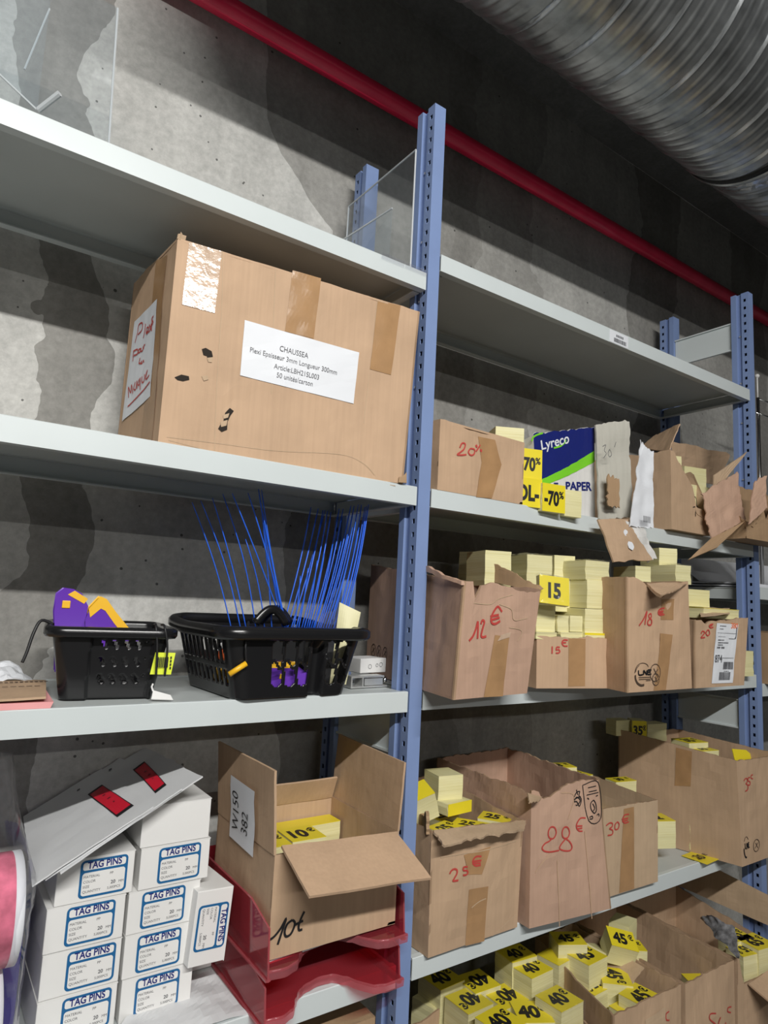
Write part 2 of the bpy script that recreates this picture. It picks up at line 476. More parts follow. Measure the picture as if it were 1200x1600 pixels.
# ---------------------------------------------------------------- rack uprights and shelves
PITCH = 0.025
def post_mesh(x0, sgn, y0, ztop=2.5, zbot=0.0):
    mb = MB()
    ol = [(0, 0), (.028, 0), (.028, .022), (.022, .022), (.022, .036), (.031, .036), (.031, .052), (-.003, .052), (-.003, .036), (.006, .036), (.006, .022), (0, .022)]
    Y = lambda y: y0 + sgn * y
    n = len(ol)
    mb.v = [Vector((x0 + x, Y(y), zbot)) for x, y in ol] + [Vector((x0 + x, Y(y), ztop)) for x, y in ol]
    for i in range(n - 1): mb.f.append([i, i + 1, n + i + 1, n + i]); mb.m.append(0)
    mb.f.append([n + i for i in range(n)]); mb.m.append(0)
    # punched face: a ring of four quads round every square hole
    hy0, hy1, hz = 0.0073, 0.0150, 0.0045
    z = ztop
    k = 0
    def q(ya, yb, za, zb): mb.add([(x0, Y(ya), za), (x0, Y(yb), za), (x0, Y(yb), zb), (x0, Y(ya), zb)], [(0, 1, 2, 3)])
    q(0, hy0, zbot, ztop); q(hy1, .022, zbot, ztop)
    prev = ztop
    while True:
        zc = ztop - PITCH * k
        if k == 0: zc = ztop - 0.0005
        if zc - hz < zbot + 0.1: break
        if k > 0:
            q(hy0, hy1, zc + hz, prev)
            # hole lining
            for (ya, yb, za, zb) in ((hy0, hy0, zc - hz, zc + hz), (hy1, hy1, zc - hz, zc + hz)):
                mb.add([(x0, Y(ya), za), (x0 + .002, Y(ya), za), (x0 + .002, Y(ya), zb), (x0, Y(ya), zb)], [(0, 1, 2, 3)])
            mb.add([(x0, Y(hy0), zc - hz), (x0 + .002, Y(hy0), zc - hz), (x0 + .002, Y(hy1), zc - hz), (x0, Y(hy1), zc - hz)], [(0, 1, 2, 3)])
            prev = zc - hz
        k += 1
    q(hy0, hy1, zbot, prev)
    return mb
def upright(x0, label, braces):
    t = thing('rack_upright', label, 'rack', (x0 + 0.014, 0.148, 0))
    L = Vector((x0 + 0.014, 0.148, 0))
    post_mesh(x0, 1, 0.0).build('front_post', 'blue_paint', t, base=L)
    post_mesh(x0, -1, 0.297).build('rear_post', 'blue_paint', t, base=L)
    for z0, z1 in braces:
        mb = MB().prism([(.053, z0), (.244, z0), (.244, z1), (.053, z1)], 'x', x0 + 0.006, x0 + 0.009)
        for zz in (z0, z1 - .004): mb.box((x0 + .001, .053, zz), (x0 + .006, .244, zz + .004))
        mb.build('brace_panel', 'white_metal', t, base=L)
    rv = MB()  # pale bumps stand in for light showing through holes in the groove
    for k in (5, 11, 16, 23): rv.lathe([(0.0, 0.004), (.0025, .0035), (.003, 0)], (x0 + .006, .029, 2.5 - k * .025 - .012), (-1, 0, 0), 8)
    rv.build('hole_light_dot', 'zinc', t, base=L)
    return t
upright(0.0, 'blue perforated steel upright in the middle, between the two bays of shelves', [(1.225, 1.305)])
upright(1.2488, 'blue perforated steel upright at the right end, with a grey brace panel on top', [(2.325, 2.415), (1.185, 1.268)])
upright(-1.2488, 'blue perforated steel upright at the far left end of the left bay', [(2.325, 2.415)])

def shelf(label, x0, x1, z, group=None):
    t = thing('steel_shelf', label, 'shelf', ((x0 + x1) / 2, 0.148, z), group=group)
    L = Vector(((x0 + x1) / 2, 0.148, z))
    pr = [(0, -.0355), (.016, -.0355), (.016, -.0335), (.002, -.0335), (.002, -.004), (.013, -.004), (.013, -.001), (.0115, 0), (.0012, 0), (0, -.0012)]
    MB().prism([(y, z + h) for y, h in pr], 'x', x0, x1).build('front_beam', 'white_metal', t, base=L)
    MB().prism([(.297 - y, z + h) for y, h in pr][::-1], 'x', x0, x1).build('rear_beam', 'white_metal', t, base=L)
    MB().box((x0 + .003, .0132, z - .0042), (x1 - .003, .2838, z - .0014)).build('deck', 'deck_metal', t, base=L)
    for xa, sg in ((x0 + .002, 1), (x1 - .002, -1)):
        mb = MB(); xs = sorted((xa, xa + sg * .003)); mb.box((xs[0], .018, z - .034), (xs[1], .279, z - .006))
        xs = sorted((xa, xa + sg * .016)); mb.box((xs[0], .018, z - .0365), (xs[1], .279, z - .034))
        mb.build('side_bracket', 'deck_metal', t, base=L)
    return t
ZL1, ZL2, ZL3, ZL4, ZR1, ZR2, ZR3, ZR4, ZR5 = 2.135, 1.7135, 1.342, 0.8895, 2.1865, 1.7145, 1.3435, 0.8915, 0.44
LX = (-1.2175, -0.0035); RX = (0.0315, 1.2453); TX = (1.2803, 2.50)
shelf('pale grey steel shelf at the top of the left bay, clear sheets standing on it', *LX, ZL1)
shelf('pale grey steel shelf of the left bay carrying the big taped carton', *LX, ZL2)
shelf('pale grey steel shelf of the left bay carrying the two black baskets', *LX, ZL3)
shelf('pale grey steel shelf of the left bay under the white boxes and red trays', *LX, ZL4)
shelf('grey steel shelf at the bottom of the left bay, mostly out of the photo', *LX, ZR5)
s1 = shelf('empty pale grey steel shelf topping the right bay, small barcode sticker on its edge', *RX, ZR1)
shelf('pale grey steel shelf of the right bay carrying the torn cartons and percent cards', *RX, ZR2)
shelf('grey steel shelf of the right bay carrying the 12€ and 18€ cartons', *RX, ZR3)
shelf('grey steel shelf of the right bay carrying the 25€ and reddish 88€ cartons', *RX, ZR4)
shelf('grey steel shelf at the bottom of the right bay under the 40€ to 65€ cartons', *RX, ZR5)
shelf('upper grey steel shelf of the next bay beyond the right upright, white sheets on it', *TX, 1.594)
shelf('lower grey steel shelf of the next bay beyond the right upright, brown box on it', *TX, 1.317)
# barcode sticker on the top right shelf
bs = MB(); L1 = Vector(((RX[0] + RX[1]) / 2, 0.148, ZR1))
bs.box((.566, -.0008, 2.152), (.640, -.0002, 2.183))
st = bs.build('barcode_sticker', 'white_paper', s1, base=L1)
bc = MB(); x = .583
while x < .632:
    w = random.choice((.0012, .002, .003)); bc.box((x, -.0013, 2.156), (x + w, -.0009, 2.166)); x += w + random.choice((.0012, .002))
for i in range(5): bc.box((.592 + i * .006, -.0013, 2.170), (.5955 + i * .006, -.0009, 2.176))
ob = bc.build('printed_barcode', 'ink_grey', st, base=L1)

# ---------------------------------------------------------------- cartons
SEED = [10]
class Carton:
    """Corrugated box between four base points and four rim points (front left, front right, back right, back left)."""
    def __init__(s, label, B, z0, T, m='card', t=.004, amp=.0016, prof=None, top=False, group=None, cat='box', name='cardboard_box', jag=.0015, bulge=0.0, nu=16, nv=8, edge='card_edge'):
        SEED[0] += 1; s.seed = SEED[0]; s.m = m; s.t = t; s.amp = amp; s.bulge = bulge
        s.B = [Vector((x, y, z0)) for x, y in B]; s.T = [Vector(p) for p in T]
        s.loc = sum(s.B, Vector()) / 4
        s.root = thing(name, label, cat, s.loc, group=group)
        s.prof = prof or {}
        mb = MB()
        names = ('front', 'right', 'back', 'left')
        for w, fn in enumerate(names):
            o = len(mb.v); W = nu + 1; K = W * (nv + 1); n = s.nrm(fn)
            for side in (0, 1):
                for j in range(nv + 1):
                    for i in range(nu + 1):
                        u, v = i / nu, j / nv
                        p = s.pt(fn, u, v, 0.0 if side == 0 else -t)
                        dz = s.rim(fn, u, jag) * (v ** 2)
                        p = p + Vector((0, 0, dz))
                        mb.v.append(p)
            for j in range(nv):
                for i in range(nu):
                    a = o + j * W + i
                    mb.f.append([a, a + 1, a + W + 1, a + W]); mb.m.append(0)
                    mb.f.append([K + a + W, K + a + W + 1, K + a + 1, K + a]); mb.m.append(0)
            for i in range(nu):
                a = o + nv * W + i; mb.f.append([a, a + 1, K + a + 1, K + a]); mb.m.append(1)
                a = o + i; mb.f.append([K + a, K + a + 1, a + 1, a]); mb.m.append(1)
            for j in range(nv):
                a = o + j * W; mb.f.append([a, a + W, K + a + W, K + a]); mb.m.append(1)
                a = o + j * W + nu; mb.f.append([K + a, K + a + W, a + W, a]); mb.m.append(1)
        mb.hexa([p + Vector((0, 0, .0006)) for p in s.B] + [p + Vector((0, 0, .0046)) for p in s.B])
        if top:
            mb.hexa([p - Vector((0, 0, .004)) for p in s.T] + s.T)
        s.body = mb.build('body', [m, edge], s.root, base=s.loc)
    def rim(s, fn, u, jag):
        r = jag * (noise.noise(Vector((u * 14, s.seed * 2.3, 1))) + 0.6 * noise.noise(Vector((u * 40, s.seed, 4))))
        pr = s.prof.get(fn)
        if pr:
            for (a, b), (c, d) in zip(pr, pr[1:]):
                if a <= u <= c:
                    r += b + (d - b) * (u - a) / max(1e-6, c - a); break
        return r
    def quad(s, fn):
        i = {'front': 0, 'right': 1, 'back': 2, 'left': 3}[fn]; j = (i + 1) % 4
        return s.B[i], s.B[j], s.T[j], s.T[i]
    def nrm(s, fn):
        a, b, c, d = s.quad(fn)
        return (b - a).cross(d - a).normalized()
    def pt(s, fn, u, v, off=0.0):
        a, b, c, d = s.quad(fn)
        p = a * (1 - u) * (1 - v) + b * u * (1 - v) + c * u * v + d * (1 - u) * v
        e = max(0, min(1, 6 * min(u, 1 - u))) * max(0, min(1, 5 * v))
        dd = e * (s.amp * (noise.noise(p * 11 + Vector((s.seed, 0, 0))) + 0.5 * noise.noise(p * 34)) + s.bulge * math.sin(PI * u) * math.sin(PI * min(1, v)))
        return p + s.nrm(fn) * (off + dd)
    def wid(s, fn):
        a, b, c, d = s.quad(fn); return (b - a).length, ((d - a).length + (c - b).length) / 2
    def L(s, p): return p - s.loc
    def patch(s, name, fn, q, m, off=.0007, n=8, parent=None):      # q: four uv corners
        mb = MB(); o = 0
        for j in range(n + 1):
            for i in range(n + 1):
                a, b = i / n, j / n
                u = q[0][0] * (1 - a) * (1 - b) + q[1][0] * a * (1 - b) + q[2][0] * a * b + q[3][0] * (1 - a) * b
                v = q[0][1] * (1 - a) * (1 - b) + q[1][1] * a * (1 - b) + q[2][1] * a * b + q[3][1] * (1 - a) * b
                mb.v.append(s.pt(fn, u, v, off))
        for j in range(n):
            for i in range(n):
                a = j * (n + 1) + i; mb.f.append([a, a + 1, a + n + 2, a + n + 1]); mb.m.append(0)
        return mb.build(name, m, parent or s.root, base=s.loc)
    def strip(s, name, fn, u0, u1, v0, v1, m='tape', off=.0007): return s.patch(name, fn, [(u0, v0), (u1, v0), (u1, v1), (u0, v1)], m, off)
    def poly(s, name, fn, polys, m, off=.0009, label=None):
        for pl in polys: MB().add([s.pt(fn, u, v, off) for u, v in pl], [tuple(range(len(pl)))]).build(name, m, s.root, base=s.loc)
    def ink(s, name, fn, lines, m='ink_red', w=.0035, off=.0013):
        mb = MB(); n = s.nrm(fn)
        for ln in lines:
            sm = smooth_line(ln, 5) if len(ln) > 2 else smooth_line([ln[0], ((ln[0][0] + ln[1][0]) / 2, (ln[0][1] + ln[1][1]) / 2), ln[1]], 3)
            mb.ribbon([s.pt(fn, p[0], p[1], off) for p in sm], n, w)
            if name == 'crease': o = mb.build(name, m, s.root, base=s.loc); mb = MB()
        if name == 'crease': return o
        return mb.build(name, m, s.root, base=s.loc)
    def txt(s, name, fn, rows, m, off=.0014, quad=None, parent=None):
        # rows: (string, size, x, y, xscale, bold, angle, align) in metres on the face, or on quad (uv corners)
        mb = MB()
        if quad:
            a, b, c, d = [Vector((*q, 0)) for q in quad]
            w = (s.pt(fn, *quad[1]) - s.pt(fn, *quad[0])).length; h = (s.pt(fn, *quad[3]) - s.pt(fn, *quad[0])).length
            def fn2(x, y):
                i, j = x / w, y / h
                q = a * (1 - i) * (1 - j) + b * i * (1 - j) + c * i * j + d * (1 - i) * j
                return s.pt(fn, q.x, q.y, off)
        else:
            w, h = s.wid(fn)
            def fn2(x, y): return s.pt(fn, x / w, y / h, off)
        for r in rows:
            r = list(r) + [1.0, 0.0, 0.0, 'c'][len(r) - 4:]
            add_text(mb, r[0], r[1], fn2, r[2], r[3], r[4], r[5], r[6], r[7])
        return mb.build(name, m, parent or s.root, base=s.loc)
    def flap(s, P00, P10, P11, P01, m=None, name='flap', label=None, **kw):
        SEED[0] += 1
        o = MB().sheet(P00, P10, P11, P01, seed=SEED[0], mi=0, mback=1, **kw).build(name, [m or s.m, kw.get('mb', 'card_edge')] if False else [m or s.m, m or s.m], s.root, base=s.loc)
        if label: o['label'] = label
        return o
def up(z, *pts): return [(x, y, z) for x, y in pts]


# --- big carton on the left bay
c = Carton('big closed brown carton with a typed white label, on the left shelf', [(-.470, .039), (-.038, -.002), (-.03, .235), (-.482, .25)], ZL2,
           [(-.470, .039, 2.05), (-.018, -.003, 2.05), (-.012, .235, 2.05), (-.482, .25, 2.05)], 'card_light', top=True, amp=.0022, nu=24, nv=14)
PL = [[(0.264,0.407),(0.734,0.386),(0.737,0.671),(0.262,0.688)]][0]
lb = c.patch('typed_label', 'front', PL, 'white_paper', .0012)
w_, h_ = .182, .078
c.txt('typed_text', 'front', [('CHAUSSEA', .0135, .088, .0585, .78), ('Plexi Epaisseur 3mm Longueur 300mm', .0125, .091, .043, .80), ('Article:LBH21SL003', .0125, .096, .026, .80), ('50 unités/carton', .0125, .094, .012, .80)], 'ink_grey', .0018, PL, lb)
c.patch('clear_tape', 'front', [[(0.035,0.684),(0.150,0.681),(0.155,1.000),(0.040,0.995)]][0], 'clear_tape_shine', .001)
c.patch('brown_tape', 'front', [[(0.420,0.684),(0.538,0.684),(0.542,1.015),(0.425,1.012)]][0], 'tape', .0009)
c.patch('brown_tape', 'front', [[(0.792,0.594),(0.891,0.590),(0.905,1.001),(0.798,0.992)]][0], 'tape', .0009)
c.poly('torn_hole_shade', 'front', [[(0.118,0.493),(0.131,0.503),(0.153,0.493),(0.159,0.469),(0.152,0.442),(0.142,0.442),(0.138,0.464),(0.125,0.466)],[(0.034,0.332),(0.056,0.351),(0.082,0.350),(0.085,0.334),(0.064,0.321),(0.045,0.322)],[(0.219,0.165),(0.223,0.211),(0.238,0.238),(0.254,0.227),(0.243,0.201),(0.235,0.169),(0.236,0.131),(0.217,0.116),(0.203,0.128),(0.209,0.148)]], 'torn_hole_shade')  # flat dark decals, shade of the torn holes put into colour
c.poly('frayed_paper', 'front', [[(0.139,0.456),(0.159,0.465),(0.157,0.438),(0.144,0.437)],[(0.125,0.363),(0.145,0.372),(0.151,0.353),(0.135,0.342)],[(0.208,0.162),(0.234,0.178),(0.232,0.150),(0.213,0.139)],[(0.215,0.197),(0.238,0.212),(0.235,0.190),(0.219,0.180)]], 'card_pale', .0013)
c.ink('crease', 'front', [[(0.157,1.001),(0.173,0.734),(0.182,0.350),(0.198,0.024)],[(0.358,1.001),(0.390,0.348)],[(0.798,0.995),(0.789,0.293)],[(0.028,0.051),(0.222,0.060),(0.425,0.068),(0.694,0.104),(0.802,0.078),(0.862,0.023)],[(0.034,0.038),(0.432,-0.009),(0.964,-0.017)]], 'card_pale', .0012, .0006)
c.patch('brown_tape', 'left', [[(0.623,0.024),(0.877,0.018),(0.795,0.967),(0.559,0.993)]][0], 'tape', .0009)
SL = [[(0.107,0.219),(0.740,0.269),(0.704,0.760),(0.171,0.748)]][0]
sl = c.patch('handwritten_label', 'left', SL, 'white_paper', .0016)
hw = c.ink('handwriting', 'left', [[(0.254,0.617),(0.281,0.668),(0.289,0.707),(0.386,0.699),(0.397,0.661),(0.300,0.653)],[(0.445,0.608),(0.464,0.643),(0.469,0.679)],[(0.510,0.623),(0.566,0.637),(0.510,0.651),(0.511,0.620),(0.581,0.620)],[(0.572,0.654),(0.639,0.611)],[(0.627,0.650),(0.584,0.613)],[(0.634,0.662),(0.634,0.620)],[(0.657,0.683),(0.622,0.674),(0.660,0.648),(0.619,0.639)],[(0.242,0.576),(0.247,0.519)],[(0.244,0.574),(0.331,0.569),(0.339,0.545),(0.257,0.548)],[(0.361,0.563),(0.354,0.547),(0.401,0.545),(0.401,0.561),(0.361,0.563)],[(0.415,0.563),(0.420,0.544),(0.462,0.544),(0.460,0.563)],[(0.484,0.544),(0.481,0.563),(0.510,0.563)],[(0.402,0.481),(0.417,0.512),(0.406,0.489),(0.435,0.477)],[(0.467,0.487),(0.441,0.479),(0.475,0.472),(0.498,0.485),(0.512,0.471)],[(0.227,0.329),(0.206,0.387),(0.269,0.349),(0.272,0.391),(0.324,0.338)],[(0.360,0.394),(0.336,0.362),(0.390,0.351),(0.400,0.393),(0.423,0.349)],[(0.457,0.396),(0.434,0.373),(0.469,0.363),(0.474,0.399),(0.499,0.333)],[(0.510,0.400),(0.527,0.367),(0.569,0.369),(0.566,0.404)],[(0.600,0.379),(0.624,0.415),(0.596,0.387),(0.618,0.370),(0.681,0.381)],[(0.231,0.282),(0.481,0.310),(0.719,0.342)]], 'ink_red', .0028, .0024)
hw.parent = sl
for q in ((-.470, .039, 2.05),):
    mb = MB()
    for k in range(5):
        P = Vector(q) + Vector((random.uniform(-.004, .008), random.uniform(-.002, .006), -.002))
        mb.sheet(P, P + Vector((.007, .003, .0)), P + Vector((.006 + random.uniform(-.003, .003), .002, .012)), P + Vector((.001, 0, .012 + random.uniform(-.004, .003))), t=.0015, nu=2, nv=2)
    mb.build('frayed_corner', 'card_pale', c.root, base=c.loc)
mb = MB(); P = Vector((-.05, -.004, ZL2 + .001))
for k in range(4):
    mb.sheet(P + Vector((.003 * k, 0, .002 * k)), P + Vector((.008 + .003 * k, -.002, .0)), P + Vector((.009 + .002 * k, -.003, .012 + .003 * k)), P + Vector((.001 + .003 * k, 0, .01)), t=.0015, nu=2, nv=2)
mb.build('frayed_corner', 'card_dark', c.root, base=c.loc)

# --- 20 % carton
c = Carton('brown carton marked 20% in red, at the left end of its shelf', [(.045, .0), (.277, .0), (.283, .2), (.034, .2)], ZR2,
           [(.046, .0, 1.853), (.279, .0, 1.848), (.284, .2, 1.848), (.034, .2, 1.853)], 'card_light', top=True, amp=.003, prof={'front': [(0, 0), (.12, -.0), (.3, -.007), (.5, -.006), (.8, -.002), (1, 0)]}, nu=22, nv=12)
c.ink('handwriting', 'front', [[(0.220,0.659),(0.243,0.730),(0.280,0.732),(0.271,0.657),(0.231,0.597),(0.198,0.552),(0.241,0.557),(0.299,0.583)],[(0.342,0.687),(0.321,0.628),(0.348,0.588),(0.386,0.618),(0.388,0.684),(0.342,0.687)],[(0.398,0.742),(0.409,0.755),(0.414,0.732),(0.398,0.742)],[(0.451,0.775),(0.408,0.663)],[(0.453,0.696),(0.468,0.705),(0.469,0.681),(0.453,0.696)]], 'ink_red', .0032)
c.patch('tape_strip', 'front', [[(0.428,-0.011),(0.613,0.010),(0.717,0.557),(0.481,0.516)]][0], 'tape', .0012)
c.patch('tape_strip', 'front', [[(0.485,0.510),(0.721,0.551),(0.617,0.905),(0.423,0.894)]][0], 'tape', .0009)

# --- white paper carton, torn open on its right
c = Carton('torn white paper carton with navy top, lime stripe and white lettering', [(.352, .03), (.556, .03), (.57, .27), (.36, .27)], ZR2,
           [(.338, .03, 1.884), (.549, .03, 1.940), (.56, .27, 1.80), (.345, .27, 1.80)], 'white_board', edge='white_board', jag=.004, nu=24, nv=12, prof={'right': [(0, -.12), (.4, -.05), (1, 0)]})
# navy panel follows the torn upper edge
def zone(c, name, fn, low, high, m, off, n=22):
    mb = MB()
    for i in range(n + 1):
        u = i / n
        for j in range(7):
            v = low(u) + (high(u) - low(u)) * j / 6
            p = c.pt(fn, u, v, off) + Vector((0, 0, c.rim(fn, u, .004) * v * v)); mb.v.append(p)
    for i in range(n):
        for j in range(6):
            a = i * 7 + j; mb.f.append([a, a + 7, a + 8, a + 1]); mb.m.append(0)
    return mb.build(name, m, c.root, base=c.loc)
zone(c, 'navy_panel', 'front', lambda u: .36 + .38 * u, lambda u: .998, 'ink_navy', .0009)
zone(c, 'lime_stripe', 'front', lambda u: .28 + .345 * u, lambda u: .365 + .382 * u, 'ink_lime', .0012)
c.txt('printed_lettering', 'front', [('Lyreco', .034, .069, .161, 1.0, .016, .14)], 'white_paper', .0016)
c.txt('printed_lettering', 'front', [('PAPER', .026, .146, .060, 1.25, .03, .03)], 'ink_navy', .0012)
c.txt('printed_lettering', 'front', [('E', .026, .068, .055, 1.25, .03, .03)], 'ink_navy', .0012)
c.ink('swoosh', 'front', [[(-0.033,0.901),(-0.017,0.945),(0.039,0.976),(0.140,0.994)]], 'ink_lime', .004, .0016)
c.ink('swoosh', 'front', [[(0.308,0.796),(0.412,0.813),(0.480,0.849),(0.506,0.884)]], 'ink_lime', .004, .0016)
c.flap((0.526,-0.004,1.710), (0.634,-0.012,1.727), (0.616,-0.020,1.958), (0.538,0.020,1.943), 'grey_board', 'torn_panel', amp=.006, jag=(.003, .004, .004, .002), t=.004, nu=16, nv=22, scale=9, label='grey torn panel pencilled 30')
c.flap((0.487,-0.030,1.704), (0.508,-0.055,1.610), (0.655,-0.055,1.625), (0.605,-0.030,1.717), 'card', 'hanging_flap', amp=.004, jag=(0, .003, .003, .002), t=.004, bulge=.006, label='brown flap hanging over the shelf edge, two white spots')
hp = [Vector(p) for p in ((0.487,-0.030,1.704), (0.508,-0.055,1.610), (0.655,-0.055,1.625), (0.605,-0.030,1.717))]
hn = (hp[1] - hp[0]).cross(hp[3] - hp[0]).normalized()
if hn.y > 0: hn = -hn
for q, r in ((Vector((0.566,-0.040,1.678)), .0085), (Vector((0.573,-0.047,1.650)), .0105)):
    q = q - hn * ((q - hp[0]).dot(hn)) + hn * .0085
    ex = Vector((1, 0, 0)); ex = (ex - hn * ex.dot(hn)).normalized(); ey = hn.cross(ex)
    k = [r * (1 + .12 * noise.noise(Vector((i * .9, r * 900, 0)))) for i in range(20)]
    ring_ = [q + ex * (k[i] * math.cos(PI * i / 10)) + ey * (k[i] * math.sin(PI * i / 10)) for i in range(20)]
    MB().add(ring_ + [p + hn * .0008 for p in ring_], [tuple(range(20)), tuple(range(39, 19, -1))] + [(i, (i + 1) % 20, 20 + (i + 1) % 20, 20 + i) for i in range(20)]).build('white_spot', 'white_paper', c.root, base=c.loc)
c.flap((0.576,-0.035,1.709), (0.645,-0.050,1.620), (0.681,-0.050,1.632), (0.645,-0.035,1.712), 'white_board', 'paper_lining', amp=.008, jag=(.006, .004, .008, .004), t=.002)
c.flap((0.586,-0.045,1.699), (0.674,-0.045,1.703), (0.685,-0.040,1.893), (0.643,-0.030,1.911), 'white_paper', 'crumpled_side', amp=.007, jag=(.003, .002, .008, .006), t=.002, nu=16, nv=24, scale=13, label='crumpled white side of the carton')
zz = MB()
for k in range(7): zz.ribbon([Vector((0.621,-0.056,1.726)) + Vector((k * .0042, 0, 0)), Vector((0.621,-0.056,1.711)) + Vector((k * .0042, 0, 0))], (0, -1, 0), .0022)
zz.build('barcode', 'ink_grey', c.root, base=c.loc)
zz = MB()
for ln in ([(.0, .03), (.012, .036), (.006, .022), (.014, .016), (.004, .004)], [(.026, .028), (.02, .018), (.026, .01), (.034, .018), (.026, .028)], [(.05, .05), (.044, .036)]):
    b0 = Vector((0.513,-0.018,1.847)); zz.ribbon([b0 + Vector((p.x, -.004, p.y)) for p in smooth_line(ln, 4)], (0, -1, 0), .0016)
zz.build('pencil_mark', 'ink_grey', c.root, base=c.loc)
zz = MB()
b0 = Vector((0.550,-0.022,1.780)); random.seed(3)
zz.sheet(b0 + Vector((-.02, -.002, -.04)), b0 + Vector((.018, -.004, -.038)), b0 + Vector((.02, -.003, .03)), b0 + Vector((-.022, -.001, .032)), t=.003, nu=8, nv=10, jag=(.005, .004, .006, .005), seed=8)
zz.build('torn_patch', 'card_dark', c.root, base=c.loc)

# --- torn brown carton with a 7
c7 = c = Carton('torn brown carton marked 7, with ripped flaps and pale cards inside', [(.793, -.02), (.975, -.02), (.985, .22), (.785, .22)], ZR2,
           [(.790, -.02, 1.918), (.980, -.02, 1.918), (.985, .22, 1.90), (.782, .22, 1.92)], 'card', amp=.003, jag=.004, nu=26, nv=12, prof={'front': [(0, 0), (.10, -.004), (.16, -.020), (.30, -.040), (.42, -.062), (.56, -.088), (.62, -.15), (.8, -.16), (1, -.15)], 'right': [(0, -.15), (.2, -.02), (1, 0)]})
c.ink('handwriting', 'front', [[(0.452,0.451),(0.547,0.474),(0.617,0.456),(0.634,0.377),(0.614,0.269),(0.609,0.221)],[(0.544,0.331),(0.661,0.359)]], 'ink_black', .0026)
c.flap((0.869,0.120,1.955), (0.794,-0.015,1.916), (0.834,-0.020,1.995), (0.890,0.090,1.987), 'card', 'torn_flap', amp=.004, jag=(0, .004, .004, .006), t=.003)
c.flap((1.165,0.205,1.931), (1.431,0.205,1.942), (1.513,0.200,2.064), (1.158,0.200,2.045), 'card', 'torn_flap', amp=.006, jag=(0, .004, .008, .002), t=.003)
c.flap((0.980,-0.020,1.780), (1.004,-0.020,1.839), (1.128,-0.045,1.966), (0.999,-0.020,1.884), 'card_pale', 'torn_flap', amp=.003, jag=(.003, .003, .002, .005), t=.003)
c.flap((0.923,-0.050,1.700), (1.079,-0.060,1.767), (1.063,-0.050,1.897), (0.916,-0.030,1.819), 'card_pink', 'torn_flap', amp=.006, jag=(.004, .008, .006, .010), t=.003, nu=20, nv=18)
c.flap((0.764,-0.078,1.632), (0.898,-0.078,1.674), (1.050,-0.074,1.758), (0.902,-0.060,1.698), 'card_dark', 'hanging_flap', amp=.003, jag=(.002, .004, .002, .003), t=.004)

# --- torn carton at the far right
c = Carton('ripped brown carton at the far right end, in front of the right upright', [(1.055, -.075), (1.35, -.085), (1.35, -.008), (1.055, -.006)], ZR2 - .001,
           [(1.055, -.075, 1.86), (1.35, -.085, 1.86), (1.35, -.008, 1.87), (1.055, -.006, 1.88)], 'card_dark', amp=.004, jag=.008, nu=26, nv=10, prof={'front': [(0, -.12), (.2, -.10), (.3, -.04), (.36, -.10), (.5, -.02), (.65, .0), (1, .01)], 'left': [(0, -.02), (1, -.12)]})
c.flap((1.011,-0.100,1.743), (1.102,-0.110,1.801), (1.110,-0.105,1.890), (1.077,-0.090,1.869), 'card_pink', 'torn_flap', amp=.006, jag=(.003, .004, .006, .008), t=.003)

# --- shelf of euro cartons
c = Carton('open brown carton marked 12€ in red, leaning, at the left end of its shelf', [(.006, -.111), (.207, -.088), (.235, .26), (.085, .27)], ZR3,
           [(.023, -.109, 1.540), (.244, -.083, 1.538), (.25, .26, 1.55), (.085, .27, 1.578)], 'card_pink', amp=.004, jag=.003, nu=40, nv=14, prof={'front': [(0, .002), (.10, 0), (.105, -.033), (.12, -.030), (.2, -.004), (.36, .003), (.55, -.002), (.7, -.008), (1, -.006)]})
c.ink('handwriting', 'front', [[(0.123,0.493),(0.163,0.530),(0.191,0.591),(0.209,0.659),(0.229,0.511)],[(0.246,0.639),(0.258,0.672),(0.283,0.660),(0.274,0.601),(0.268,0.540),(0.291,0.524),(0.330,0.533)],[(0.495,0.756),(0.438,0.802),(0.389,0.760),(0.360,0.697),(0.372,0.655),(0.418,0.645),(0.474,0.673)],[(0.349,0.710),(0.451,0.728)],[(0.352,0.676),(0.462,0.704)]], 'ink_red', .0042)
c.flap((0.242,0.080,1.556), (0.254,-0.070,1.532), (0.265,-0.070,1.539), (0.244,0.040,1.590), 'card_dark', 'torn_flap', amp=.003, jag=(0, .002, .004, .004), t=.003, nu=20)
c.flap((0.029,0.000,1.558), (0.017,-0.110,1.534), (0.019,-0.108,1.540), (0.029,0.000,1.568), 'card_pink', 'folded_rim', amp=.004, jag=(.002, .0, .004, 0), t=.007)
c.patch('tape_strip', 'front', [[(0.381,0.001),(0.644,-0.006),(0.624,0.526),(0.433,0.545)]][0], 'tape', .0009)
c.patch('clear_tape', 'front', [[(0.463,0.491),(0.624,0.526),(0.629,0.576),(0.504,0.545)]][0], 'clear_tape_shine', .0016)
c.ink('crease', 'front', [[(0.132,0.820),(0.331,0.819),(0.433,0.870),(0.624,0.922)],[(0.455,0.824),(0.621,0.782),(0.668,0.685),(0.862,0.709)],[(0.607,0.615),(0.776,0.597),(0.814,0.557),(0.750,0.491)]], 'card_pale', .0016, .0010)
